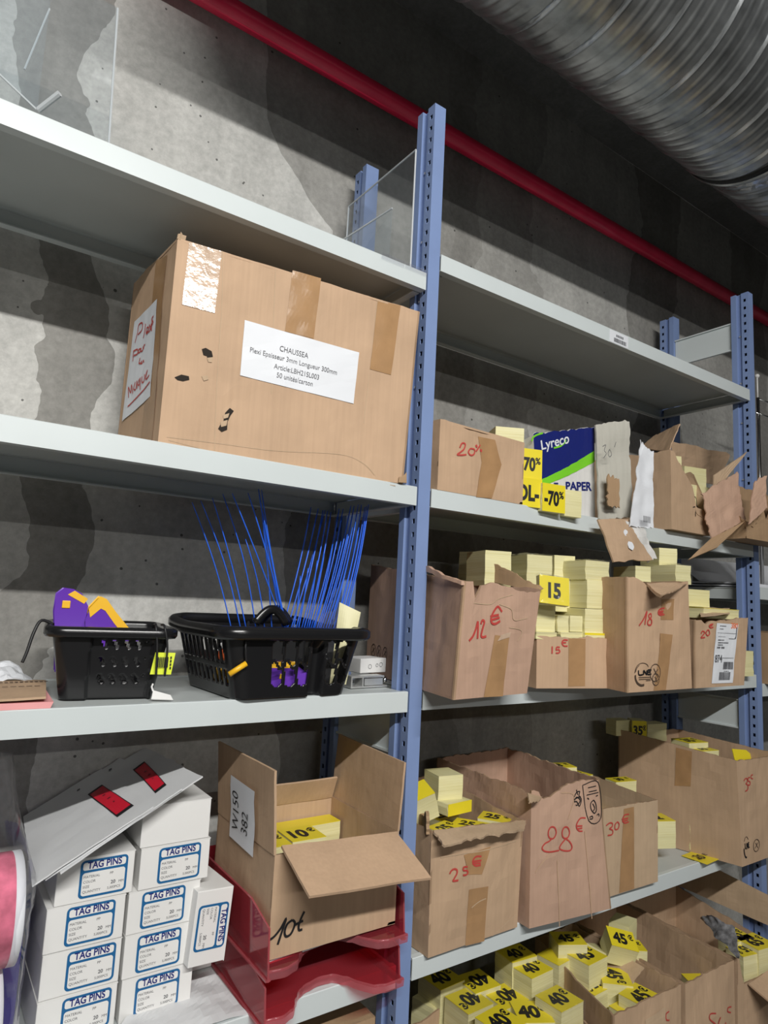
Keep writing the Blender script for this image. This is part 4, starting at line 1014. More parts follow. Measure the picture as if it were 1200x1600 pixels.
# 40 euro carton (each pad reaches down to the shelf or stands on the ones under it)
FH = lambda top: Vector(top).z - (ZR5 + .006)
def deep(label, top, w, d, rz, txt, **kw): return padt(label, top, w, d, FH(top), rz, txt=txt, **kw)
P_ = .072
deep('40€ pad deepest in shadow, beside the upright under the 25€ carton', (0.310,0.240,0.680), P_, P_, 0.05, '40', group=G40)
deep('40€ pad printed upside down, in the back row next to the shadowed one', (0.377,0.196,0.675), P_, P_, PI - .05, '40', group=G40)
deep('40€ pad upside down at the front left of its carton', (0.318,0.159,0.670), P_, P_, PI + .02, '40', group=G40, wrap=True)
deep('40€ pad upside down in the middle of its carton', (0.405,0.137,0.665), P_, P_, PI - .02, '40', group=G40)
deep('tall 40€ pad raised above the others, half shaded by the shelf', (0.473,0.125,0.710), P_, .06, .05, '40', group=G40)
deep('40€ pad at the right of its carton, against the 45€ carton', (0.464,0.040,0.690), P_, .068, .04, '40', group=G40, wrap=True)
deep('40€ pad turned askew near the front of its carton', (0.405,0.062,0.670), P_, P_, -.5, '40', group=G40)
deep('40€ pad nearest the camera, cut by the bottom edge of the photo', (0.315,0.063,0.680), P_, P_, .1, '40', group=G40)
deep('40€ pad at the very back of its carton under the reddish carton', (0.472,0.172,0.720), P_, .06, -.1, '40', group=G40)
deep('pale card pad standing at the left wall of the 40€ carton', (0.286,0.248,0.640), .05, .06, .2, None, group=G40)
# 45 euro carton
deep('45€ pad on top at the back left of its carton, facing up and lit', (0.627,0.102,0.710), P_, .07, .06, '45', group=G45)
deep('45€ pad upside down along the left wall of its carton', (0.614,0.139,0.668), .066, .062, PI + .04, '45', group=G45)
deep('45€ pad upside down, second along the left wall of its carton', (0.622,0.078,0.658), .068, .062, PI + .04, '45', group=G45)
deep('45€ pad turned sideways in the middle of its carton', (0.677,0.058,0.670), .070, .066, -2.3, '45', group=G45)
deep('45€ pad at the front right of its carton, facing the camera', (0.671,-0.016,0.665), P_, .07, .10, '45', group=G45)
deep('sliver of a yellow pad low at the front wall of the 45€ carton', (0.638,0.006,0.640), .05, .04, .0, '', group=G45)
deep('45€ pad half hidden at the back left, next to the tall 40€ pad', (0.575,0.145,0.700), .06, .06, .1, '', group=G45)
deep('45€ pad in deep shade at the back of its carton, under the shelf', (0.616,0.143,0.730), .07, .06, -.5, '45', group=G45)
pad('pale card pad leaning at the back of the 45€ carton', (.672, .13, .585), .060, .050, .115, .3, tilt=(.15, .35), group=G45)
deep('pale card pad standing at the back between the 45€ and 50€ cartons', (0.788,0.115,0.745), .06, .05, .3, None, group=G45)
padt('45€ pad tipped on edge at the back of its carton', (0.731,0.094,0.735), .065, .055, .05, -.6, txt='45', tilt=(.35, .2), group=G45)
deep('45€ pad lying behind the leaning pale pad', (0.760,0.073,0.710), .06, .05, -.6, '45', group=G45)
# 50 and 65 euro cartons
deep('single yellow pad corner poking up in the nearly empty 50€ carton', (0.924,0.007,0.625), .05, .035, -.5, '', group=None)
G65 = 'pads of 65€ cards'
deep('65€ pad at the right of the 65€ carton, digits facing the aisle', (1.128,-0.040,0.680), .074, .066, -.15, '65', group=G65)
deep('65€ pad turned upside down in front of the other 65€ pads', (1.078,-0.035,0.670), .070, .05, PI - .2, '65', group=G65)
deep('65€ pad mostly hidden under the dark film', (1.119,0.006,0.680), .06, .06, -.2, '65', group=G65)
# 25 euro carton
G25 = 'pads of 25€ cards in the open carton'
padf('upright cream pad standing tall at the back of the 25€ carton', (0.161,0.100,1.101), (0.217,0.090,1.096), (0.158,0.100,1.156), .06, group=G25)
pad('cream pad tilted against the left back corner of the 25€ carton', (.105, .19, 1.07), .06, .05, .075, .5, tilt=(.2, .25), group=G25)
pad('yellow-topped pad propped beside the upright at the 25€ carton', (0.099,0.072,1.100), .05, .05, .05, -.3, txt='', tilt=(.25, -.35), group=G25)
pad('pad lying on its side with a yellow face, behind the 25 digits', (.192, .088, 1.088), .066, .035, .022, .08, txt='', face='front', group=G25)
deep2 = lambda label, top, w, d, rz, txt, **kw: padt(label, top, w, d, Vector(top).z - (ZR4 + .006), rz, txt=txt, group=G25, **kw)
deep2('25€ pad in the middle of its carton, digits running away from the camera', (0.190,0.035,1.079), .066, .048, -1.0, '25')
deep2('25€ pad at the front left of its carton, behind the dark torn corner', (0.133,0.040,1.080), .06, .05, .25, '25')
deep2('25€ pad at the right of its carton, along the side wall', (0.267,0.044,1.079), .062, .05, -1.0, '25')
deep2('25€ pad lying deeper at the back left of its carton', (0.204,0.138,1.065), .06, .05, .1, '25')
# 88 and 30 euro cartons
G88 = 'pads of cards in the 88€ carton'
d88 = lambda label, top, w, d, rz, txt, g=G88, **kw: padt(label, top, w, d, Vector(top).z - (ZR4 + .006), rz, txt=txt, group=g, **kw)
d88('yellow pad on the right at the very back of the 88€ carton', (0.566,0.136,1.130), .07, .045, -.3, '88')
d88('yellow pad at the right wall of the 88€ carton, just behind its printed corner', (0.586,0.103,1.115), .07, .05, .1, '88')
d88('pale pad low inside the 30€ carton, beside the printed corner', (0.741,0.138,1.010), .05, .04, .1, None, g=None)
d88('yellow pad standing behind the right wall of the 30€ carton', (0.850,0.165,1.060), .07, .04, -.2, '30', g=None)
# loose pad and card on the shelf
padf('stack of 32 cards standing on the shelf between the 30€ and 35€ cartons', (0.795,0.050,0.930), (0.867,0.020,0.916), (0.795,0.050,0.994), .058, txt='32', euro='')
fl = MB().sheet((0.935,0.046,0.893), (0.937,-0.020,0.893), (0.996,-0.018,0.894), (1.002,0.050,0.893), t=.0008, nu=6, nv=4, amp=.0008)
t = thing('price_card', 'single yellow 20€ card lying flat at the shelf edge by the 35€ carton', 'price card', Vector((0.973,0.018,0.891)))
L = t.location.copy(); bsx = fl.build('card_sheet', 'yellow_card', t, base=L)
mb = MB(); A_ = Vector((0.931,0.043,0.895)); B_ = Vector((0.933,-0.023,0.895)); D_ = Vector((0.997,0.047,0.895)); ex = (A_ - D_).normalized(); 
ctr = (B_ + D_) / 2; ux = (Vector((0.989,0.008,0.895)) - ctr).normalized(); uy = Vector((0, 0, 1)).cross(ux)
add_text(mb, '20', .034, lambda x, y: ctr + ux * x + uy * y + Vector((0, 0, .0022)), -.006, -.012, .82, .028)
add_text(mb, '€', .018, lambda x, y: ctr + ux * x + uy * y + Vector((0, 0, .0022)), .024, .002, .9, .02)
mb.build('price_print', 'ink_black', t, base=L)
# 35 euro carton
G35 = 'pads of 35€ cards'
padf('35€ pad standing on edge at the far back corner of its carton', (0.973,0.215,1.146), (1.003,0.190,1.149), (0.973,0.215,1.196), .05, txt='35', face='front', group=G35)
padf('plain pale pad at the far back, left of the standing 35€ pad', (0.927,0.235,1.153), (0.982,0.225,1.147), (0.927,0.235,1.195), .04, group=G35)
padf('plain pale pad right of the standing 35€ pad, by the rear post', (1.040,0.210,1.132), (1.120,0.200,1.127), (1.040,0.210,1.182), .04, group=G35)
d88('35€ pad lying behind the rim of its carton, halfway along', (1.023,0.073,1.165), .07, .06, -.2, '35', g=G35)
d88('35€ pad lying nearer the camera, low behind the rim of its carton', (1.027,0.038,1.150), .06, .05, -.2, '35', g=G35)
d88('35€ pad at the front right of its carton, cut by the photo edge', (1.330,0.003,1.100), .06, .05, .1, '35', g=G35)
t = thing('price_card_fan', 'fan of loose yellow cards sticking up at the front of the 35€ carton', 'price cards', (1.165, .0, 1.09))
mb = MB()
for k in range(6): mb.sheet((-.035 + .012 * k, .002 * k, 0), (.02 + .010 * k, .004 * k - .01, 0), (.014 + .013 * k, .004 * k, .052 - .004 * k), (-.042 + .014 * k, .002 * k + .01, .058 - .004 * k), t=.002, nu=3, nv=3, seed=k)
mb.build('card_sheets', 'yellow_card', t)
# 12 to 20 euro shelf
GP = 'pale card blocks piled in the 15€ carton'
padf('darker pale block at the back left, over the 12€ carton', (0.310,0.230,1.544), (0.328,0.160,1.551), (0.306,0.230,1.625), .07, group=GP)
padf('front pale block left of the row, above the torn flap of the 12€ carton', (0.223,0.050,1.542), (0.279,0.030,1.545), (0.220,0.050,1.616), .10, group=GP)
padf('wrapped pale block second in the top row of the 15€ carton', (0.327,0.030,1.548), (0.384,0.010,1.551), (0.325,0.030,1.615), .12, group=GP, wrap=True)
padf('pale block third in the top row of the 15€ carton, leaning left', (0.403,0.020,1.562), (0.448,0.000,1.564), (0.394,0.020,1.619), .08, group=GP)
padf('top block of the right column in the 15€ carton, loosely wrapped', (0.411,-0.058,1.566), (0.475,-0.070,1.570), (0.410,-0.058,1.607), .10, group=GP, wrap=True)
padf('middle block of the right column in the 15€ carton', (0.413,-0.060,1.506), (0.478,-0.073,1.509), (0.412,-0.060,1.566), .10, group=GP)
padf('bottom block of the right column in the 15€ carton', (0.405,-0.062,1.453), (0.471,-0.075,1.455), (0.405,-0.062,1.505), .10, group=GP)
padf('pale block at the left end of the 15€ carton, under the tilted 15 card', (0.293,-0.030,1.454), (0.338,-0.040,1.455), (0.292,-0.030,1.508), .10, group=GP)
padf('small block left of the pair in the middle of the 15€ carton', (0.340,-0.045,1.455), (0.369,-0.050,1.456), (0.339,-0.045,1.488), .06, group=GP)
padf('small block right of the pair in the middle of the 15€ carton', (0.372,-0.050,1.456), (0.406,-0.055,1.457), (0.372,-0.050,1.489), .06, group=GP)
padf('pale block behind the small pair in the 15€ carton', (0.386,0.000,1.496), (0.460,-0.015,1.499), (0.384,0.000,1.565), .08, group=GP)
padf('flat pad along the left rim of the 15€ carton', (0.280,-0.042,1.440), (0.332,-0.050,1.441), (0.280,-0.042,1.454), .10, group=GP)
padf('flat pad along the middle of the rim of the 15€ carton', (0.343,-0.052,1.442), (0.402,-0.060,1.443), (0.343,-0.052,1.455), .10, group=GP)
padf('flat yellow-edged pad along the right rim of the 15€ carton', (0.400,-0.066,1.443), (0.467,-0.078,1.445), (0.400,-0.066,1.452), .10, group=GP, txt='', face='front')
t = padf('yellow 15 card pad tilted on its back on the pale blocks', (0.265,-0.062,1.509), (0.326,-0.085,1.503), (0.273,-0.062,1.565), .014, txt='15', face='front', euro='', wrap=True)
t.rotation_euler = (math.radians(-10), math.radians(4), t.rotation_euler.z)
G18 = 'pale card blocks in the 18€ carton'
padf('pale block at the left over the rim of the 18€ carton', (0.583,-0.060,1.572), (0.619,-0.075,1.574), (0.583,-0.060,1.607), .09, group=G18)
padf('long wrapped block over the right of the 18€ carton', (0.695,-0.090,1.573), (0.742,-0.100,1.576), (0.695,-0.090,1.617), .12, group=G18, wrap=True)
padf('shaded block under the hanging brown flap, above the 18€ carton', (0.723,-0.030,1.616), (0.767,-0.050,1.621), (0.723,-0.030,1.661), .08, group=G18)
G20 = 'pale card blocks in the 20€ carton'
padf('pale block stacked highest at the left of the 20€ carton', (0.761,-0.080,1.523), (0.840,-0.090,1.528), (0.762,-0.080,1.564), .08, group=G20)
padf('flat yellow-topped pad across the rim of the 20€ carton', (0.759,-0.120,1.497), (0.909,-0.125,1.505), (0.760,-0.120,1.520), .10, group=G20, txt='')
padf('pale block standing on the shelf right of the 20€ carton', (1.127,-0.020,1.344), (1.180,-0.025,1.345), (1.130,-0.020,1.412), .06)
# percent shelf
GM = 'minus 70 percent cards'
padf('tall pale block standing behind the 20% carton', (0.252,0.060,1.841), (0.309,0.030,1.829), (0.251,0.060,1.890), .10)
padf('yellow -70 card block, upper one beside the 20% carton', (0.272,0.012,1.773), (0.327,-0.006,1.764), (0.269,0.012,1.838), .05, txt='-70', face='front', euro='%', group=GM)
padf('yellow SOL- card block, lower one beside the 20% carton', (0.245,0.014,1.712), (0.326,-0.008,1.708), (0.243,0.014,1.773), .05, txt='SOL-', face='front', euro='', group=GM)
padf('yellow -70 card block at the front of the white paper carton', (0.322,-0.014,1.706), (0.384,-0.022,1.703), (0.318,-0.014,1.766), .04, txt='-70', face='front', euro='%', group=GM)
padf('pale block with flared top in front of the white paper carton', (0.393,-0.014,1.703), (0.442,-0.020,1.702), (0.388,-0.014,1.762), .04, group=GM)
GT = 'pale card blocks in the torn carton'
padf('pale block high inside the torn carton marked 7', (0.901,0.040,1.872), (0.924,0.030,1.874), (0.902,0.040,1.930), .05, group=GT)
padf('long pale block deep inside the torn carton marked 7', (1.058,0.100,1.845), (1.140,0.080,1.854), (1.059,0.100,1.935), .06, group=GT)
padf('pale block lowest inside the torn carton, at its ripped front', (0.953,0.020,1.797), (1.039,0.010,1.807), (0.954,0.020,1.856), .06, group=GT)
# 10 euro carton
G10 = 'pads of 10€ cards'
padt('10€ pad inside the black-marked open carton, digits facing up', (-.156, .082, 1.100), .062, .061, .12, -.04, txt='10', group=G10)
padt('10€ pad at the left wall of the black-marked open carton', (-.222, .078, 1.099), .062, .061, .119, -.04, txt='10', group=G10)
padt('long yellow pad along the back wall of the black-marked open carton', (-.15, .160, 1.088), .215, .040, 1.088 - .980, 0, txt='', group=G10)
padt('10€ pad at the right inside the black-marked open carton, under the flap', (-.078, .08, 1.05), .062, .061, 1.05 - .980, 0, txt='10', group=G10)

# ---------------------------------------------------------------- black baskets
def rrect(hw, hd, r, n):
    # perimeter points of a rounded rectangle, evenly spaced, starting at the middle of the front (-y) side, going right
    seg = [(0, -hd, hw - r, -hd), ('a', hw - r, -hd + r, -90), (hw, -hd + r, hw, hd - r), ('a', hw - r, hd - r, 0), (hw - r, hd, -hw + r, hd), ('a', -hw + r, hd - r, 90), (-hw, hd - r, -hw, -hd + r), ('a', -hw + r, -hd + r, 180), (-hw + r, -hd, 0, -hd)]
    P = []
    for s_ in seg:
        if s_[0] == 'a':
            for k in range(12): q = math.radians(s_[3] + 90 * k / 12); P.append((s_[1] + r * math.cos(q), s_[2] + r * math.sin(q)))
        else:
            for k in range(24): P.append((s_[0] + (s_[2] - s_[0]) * k / 24, s_[1] + (s_[3] - s_[1]) * k / 24))
    P.append(P[0]); d = [0]
    for a, b in zip(P, P[1:]): d.append(d[-1] + math.dist(a, b))
    out = []; j = 0
    for i in range(n):
        t = d[-1] * i / n
        while d[j + 1] < t: j += 1
        f = (t - d[j]) / max(1e-9, d[j + 1] - d[j]); out.append((P[j][0] + (P[j + 1][0] - P[j][0]) * f, P[j][1] + (P[j + 1][1] - P[j][1]) * f))
    return out
def basket_walls(bw, bd, tw, td, h, r, opening, inset, n=300, m=44):
    mb = MB(); lo = rrect(bw, bd, r, n); hi = rrect(tw, td, r * 1.2, n)
    for j in range(m + 1):
        v = j / m
        for i in range(n):
            x = lo[i][0] * (1 - v) + hi[i][0] * v; y = lo[i][1] * (1 - v) + hi[i][1] * v
            dx, dy = inset(x, y, v * h); mb.v.append(Vector((x + dx, y + dy, v * h)))
    for j in range(m):
        for i in range(n):
            a = mb.v[j * n + i]; b = mb.v[(j + 1) * n + (i + 1) % n]; c_ = (a + b) / 2
            if opening(c_.x, c_.y, c_.z): continue
            mb.f.append([j * n + i, j * n + (i + 1) % n, (j + 1) * n + (i + 1) % n, (j + 1) * n + i]); mb.m.append(0)
    mb.f.append([i for i in range(n)][::-1]); mb.m.append(0)
    return mb
def rim_mesh(tw, td, r, z, wid, ht, n=140, dip=None):
    sec = [(-.003, -ht * .8), (wid * .75, -ht), (wid, -ht * .75), (wid, -ht * .25), (wid * .7, 0), (wid * .2, .001), (-.003, -.002)]
    mb = MB(); P = rrect(tw, td, r, n); k = len(sec)
    for i in range(n):
        a, b = P[(i - 1) % n], P[(i + 1) % n]; tx, ty = b[0] - a[0], b[1] - a[1]; l = math.hypot(tx, ty); nx, ny = ty / l, -tx / l
        for s_, hz in sec: mb.v.append(Vector((P[i][0] + nx * s_, P[i][1] + ny * s_, z + hz + (dip(P[i][0], P[i][1]) if dip else 0))))
    for i in range(n):
        for j in range(k): mb.f.append([i * k + j, i * k + (j + 1) % k, ((i + 1) % n) * k + (j + 1) % k, ((i + 1) % n) * k + j]); mb.m.append(0)
    return mb
def solid(o, t=.0026):
    md = o.modifiers.new('thickness', 'SOLIDIFY'); md.thickness = t; md.offset = -1; return o

# big basket
big = thing('shopping_basket', 'big black plastic basket with two rows of openings, stuffed with blue ties', 'basket', (-.238, .094, ZL3 + .0005), (0, 0, math.radians(2.5)))
bw, bd, tw, td, bh = .100, .100, .128, .112, .106
def op_big(x, y, z):
    if z < .012 or z > .092: return False
    if y < -.09 * (1 + 0) + .004 and abs(x) < .11:      # front: two rows of slanted openings, solid middle rib and corners
        if .024 < x < .048: return False
        for x0, x1 in ((-.050, .0235), (.049, .0965)):
            if x0 < x < x1:
                q = (x - x0) / .0235; f = q % 1.0; k = int(q)
                zc = .052 + .006 * math.sin(2 * PI * f)
                sh = .12 * (z - zc) / .04
                f2 = (q + sh) % 1.0
                if .09 < f2 < .91 and abs(z - zc) > .0030:
                    d = abs(f2 - .5) / .41
                    top = .088 if z > zc else zc; bot = zc if z > zc else .018
                    zz = (z - bot) / (top - bot)
                    return (d ** 4 + abs(zz * 2 - 1) ** 4) < 1
        return False
    if x < -.085:                                        # left side: two rows of upright slots
        q = (y + .085) / .017; f = q % 1.0
        if 0 < q < 10 and .20 < f < .80:
            for z0, z1 in ((.020, .044), (.054, .088)):
                if z0 < z < z1: return True
        return False
    if y > .08:
        q = (x + .1) / .02; f = q % 1.0
        return .3 < f < .72 and (.02 < z < .045 or .055 < z < .086)
    return False
def ins_big(x, y, z):
    if y < -.08 and .022 < x < .050: return (0, .018 * max(0, 1 - ((x - .036) / .013) ** 4) * min(1, max(0, (.095 - z) / .02)))
    return (0, 0)
solid(basket_walls(bw, bd, tw, td, bh, .022, op_big, ins_big).build('tub', 'black_plastic', big, True))
rim_mesh(tw, td, .028, bh + .003, .016, .019, dip=lambda x, y: .010 * max(0, (y - .02) / .09) ** 2 - .0).build('rim', 'black_plastic', big, True)
for k, dy in enumerate((-.012, .012)):
    pts = [(-.030 + .060 * i / 14 + (.02 if k else 0), dy + .006, bh + .004 + .024 * math.sin(PI * i / 14)) for i in range(15)]
    MB().tube(pts, .0048, 10, flat=1.6).build('handle', 'black_plastic', big, True)
# small basket
sm_ = thing('small_basket', 'small black plastic basket with slanted slots holding purple pricing guns', 'basket', (-.490, .135, ZL3 + .0005), (0, 0, math.radians(-9)))
def op_small(x, y, z):
    if y < -.05 and -.02 < x < .048:
        for z0 in (.022, .047, .072):
            if z0 < z < z0 + .012:
                q = (x + .015 + (z - z0) * .5) / .0155; f = q % 1
                return .30 < f < .62
        return False
    if x < -.05:
        for z0 in (.012, .040, .068):
            if z0 < z < z0 + .020:
                q = (y + .075) / .012; f = q % 1
                return 0 < q < 12.5 and .28 < f < .74
    return False
def ins_small(x, y, z):
    if y < -.05 and -.028 < x < .055: return (0, .008)
    return (0, 0)
solid(basket_walls(.062, .085, .080, .100, .098, .014, op_small, ins_small, 280, 40).build('tub', 'black_plastic', sm_, True))
rim_mesh(.080, .100, .018, .101, .010, .014).build('rim', 'black_plastic', sm_, True)
MB().tube(smooth_line([(-.078, -.04, .100), (-.094, -.045, .106), (-.102, -.052, .090), (-.108, -.058, .062), (-.112, -.06, .048)], 5), .0022, 8).build('strap', 'black_cord', sm_, True)
# yellow paper tag on black cords over its rim
L_ = Vector((-.437, .026, ZL3 + .055))
t = thing('hang_tag', 'neon yellow paper tag with a barcode hanging on the small basket by black cords', 'tag', L_, (0, 0, math.radians(-10)))
MB().sheet((-.016, -.002, -.018), (.013, -.004, -.018), (.017, -.003, .013), (-.011, -.001, .013), t=.0008, amp=.001).build('tag_paper', 'neon_paper', t)
mb = MB()
for i in range(7): mb.box((-.007 + i * .0022, -.0062, -.008 + i * .0001), (-.0058 + i * .0022, -.0050, .007))
for i in range(4): mb.box((.010, -.0062, -.010 + i * .005), (.012, -.0050, -.007 + i * .005))
mb.build('barcode', 'ink_black', t)
mb = MB()
for s_ in (0, 1):
    mb.tube(smooth_line([(-.012 + .008 * s_, .016, .052), (-.014 + .012 * s_, -.006, .050), (-.010 + .014 * s_, -.009, .02), (-.008 + .012 * s_, -.008, -.020)], 6), .0016, 8)
mb.build('cord', 'black_cord', t, True)
t = thing('white_clip', 'small white plastic tag lying on the shelf edge in front of the small basket', 'tag', (-.434, .030, ZL3))
MB().sheet((-.014, -.004, .002), (.014, -.016, .001), (.012, -.008, .007), (-.010, .004, .013), t=.002, amp=.001).build('tag_paper', 'white_carton', t)
MB().tube([(-.010, .004, .012), (-.012, .006, .018), (-.010, .008, .022)], .0014, 6).build('hook', 'white_carton', t)
# yellow cord grip on the big basket
t = thing('corded_pen', 'yellow stick hanging from a black cord on the left rim of the big basket', 'pen', (-.335, .012, ZL3 + .05))
MB().tube([(-.016, -.030, -.010), (.008, -.034, .006)], .0042, 10).build('grip', 'yellow_plastic', t, True)
MB().tube(smooth_line([(.008, -.034, .008), (.004, -.036, .03), (.008, -.03, .058), (.016, -.012, .066)], 6), .0018, 8).build('cord', 'black_cord', t, True)

# ---------------------------------------------------------------- purple pricing guns
def gun(label, loc, rot, s_=1.0):
    t = thing('pricing_gun', label, 'pricing gun', loc, rot, group='purple and yellow pricing guns')
    # body profile (side view, x along the barrel, z up) extruded and rounded
    prof = [(-.050, -.012), (-.018, -.020), (.030, -.018), (.044, -.004), (.040, .012), (.018, .022), (-.030, .020), (-.050, .008)]
    o = MB().prism([(x * s_, z * s_) for x, z in prof], 'y', -.015 * s_, .015 * s_).build('body', 'purple_plastic', t); bevel(o, .006, 3)
    o = MB().prism([(x * s_, z * s_) for x, z in [(-.046, .012), (.014, .0235), (.020, .030), (-.040, .022)]], 'y', -.0155 * s_, .0155 * s_).build('cover', 'yellow_plastic', t); bevel(o, .002, 2)
    o = MB().prism([(x * s_, z * s_) for x, z in [(-.046, -.010), (-.022, -.018), (-.030, -.070), (-.050, -.066)]], 'y', -.010 * s_, .010 * s_).build('handle', 'purple_plastic', t); bevel(o, .004, 3)
    o = MB().box((-.006 * s_, -.0162 * s_, -.004 * s_), (.004 * s_, -.0146 * s_, .006 * s_)).build('button', 'yellow_plastic', t); bevel(o, .001, 2)
    return t
def gun_outline(label, loc, shell, cover, grip, th):
    # side outlines given in metres about loc (x along the shelf, z up)
    t = thing('pricing_gun', label, 'pricing gun', loc, (0, 0, math.radians(-6)), group='purple and yellow pricing guns')
    bevel(MB().prism(shell, 'y', -th, th).build('body', 'purple_plastic', t, True), .009, 4)
    bevel(MB().prism(cover, 'y', -th * 1.04, th * .9).build('cover', 'yellow_plastic', t), .002, 2)
    bevel(MB().prism(grip, 'y', -th * .7, th * .7).build('handle', 'purple_plastic', t), .004, 3)
    return t
g1 = gun_outline('purple pricing gun standing nose up at the left end of the small basket', (-.553, .115, 1.440), [(-.014, .0), (-.017, .022), (-.016, .046), (-.010, .052), (.000, .051), (.010, .046), (.019, .030), (.016, .0)],
    [(-.002, .047), (.003, .0505), (.019, .041), (.0165, .037)], [(-.012, .004), (.012, .004), (.010, -.060), (-.008, -.060)], .017)
bevel(MB().box((-.012, -.0185, .027), (-.001, -.016, .038)).build('button', 'yellow_plastic', g1), .001, 2)
gun_outline('purple pricing gun with a long yellow back sloping right in the small basket', (-.514, .105, 1.437), [(-.010, .0), (-.012, .014), (-.008, .028), (.004, .036), (.014, .024), (.028, .008), (.042, -.008), (.020, -.008)],
    [(-.014, .030), (-.001, .047), (.006, .044), (.020, .026), (.052, -.010), (.042, -.011), (.022, .012), (.008, .030), (.000, .034), (-.012, .022)], [(-.018, .004), (.010, .004), (.004, -.060), (-.014, -.060)], .017)
gun('purple pricing gun lying inside the big basket, seen through its front openings', (-.245, .022, ZL3 + .030), (0, math.radians(10), math.radians(-20)), .8)
t = thing('orange_cutter', 'orange handled tool inside the big basket, behind its left slots', 'tool', (-.300, .075, ZL3 + .062), (0, 0, math.radians(-82)))
bevel(MB().box((-.045, -.012, -.014), (.045, .012, .004)).build('handle', 'orange_plastic', t), .004, 2)
bevel(MB().box((-.040, -.013, .004), (.050, .013, .014)).build('body', 'white_carton', t), .003, 2)
t = thing('yellow_block', 'yellow block low inside the big basket, behind its left slots', 'tool', (-.300, .070, ZL3 + .024), (0, 0, math.radians(-82)))
bevel(MB().box((-.055, -.014, -.010), (.045, .014, .010)).build('body', 'yellow_plastic', t), .002, 2)
t = thing('black_case', 'black plastic case inside the big basket below the handles', 'case', (-.215, .105, ZL3 + .055))
bevel(MB().box((-.035, -.022, -.045), (.045, .022, .045)).build('shell', 'black_cord', t), .006, 3)
t = thing('cream_card', 'curled cream card standing at the right end of the big basket', 'card', (-.122, .045, ZL3 + .006))
MB().sheet((-.016, .004, .005), (.010, -.008, .005), (.030, -.012, .130), (-.004, .006, .146), t=.001, bulge=.008, nu=10, nv=12).build('card_sheet', 'cream_card', t)
t = thing('clear_card', 'clear plastic card beside the cream card in the big basket', 'card', (-.150, .055, ZL3 + .006))
MB().sheet((-.016, .0, .005), (.016, -.004, .005), (.022, -.004, .135), (-.018, .002, .120), t=.001).build('card_sheet', 'clear_film', t)

# ---------------------------------------------------------------- blue cable ties
def tie(label, a, b, bend, group):
    t = thing('cable_tie', label, 'cable tie', a, group=group)
    a, b = Vector(a), Vector(b); d = b - a; pts = []
    for i in range(13):
        q = i / 12; pts.append(d * q + Vector((bend[0], bend[1], 0)) * math.sin(PI * q))
    MB().tube(pts, [.0016] * 12 + [.0009], 6, flat=.6).build('strap', 'blue_tie', t, True)
    bevel(MB().box((-.0028, -.0022, -.006), (.0028, .0022, .001)).build('locking_head', 'blue_tie', t), .0006, 1)
    return t
TIES_L = [((-0.287,0.140,1.437), (-0.376,0.140,1.650), (.006, .0)), ((-0.272,0.135,1.437), (-0.363,0.135,1.654), (.008, 0)), ((-0.264,0.130,1.438), (-0.345,0.130,1.661), (.004, 0)), ((-0.246,0.130,1.438), (-0.327,0.130,1.670), (.009, 0)), ((-0.234,0.120,1.439), (-0.283,0.120,1.595), (.006, 0))]
for a, b, bd_ in TIES_L: tie('thin blue cable tie of the loose fan leaning left out of the big basket', a, b, bd_, 'blue ties fanned out to the left')
TIES_M = [((-0.205,0.100,1.440), (-0.334,0.070,1.664), (.002, 0)), ((-0.203,0.100,1.440), (-0.302,0.080,1.670), (.004, 0)), ((-0.203,0.110,1.440), (-0.279,0.090,1.681), (-.003, 0)), ((-0.200,0.100,1.440), (-0.269,0.100,1.682), (-.004, 0)), ((-0.225,0.110,1.439), (-0.262,0.110,1.650), (.002, 0)), ((-0.209,0.090,1.441), (-0.269,0.090,1.644), (0, 0))]
for a, b, bd_ in TIES_M: tie('blue cable tie of the bunch crossing at the handle of the big basket', a, b, bd_, 'blue ties crossing at the handle')
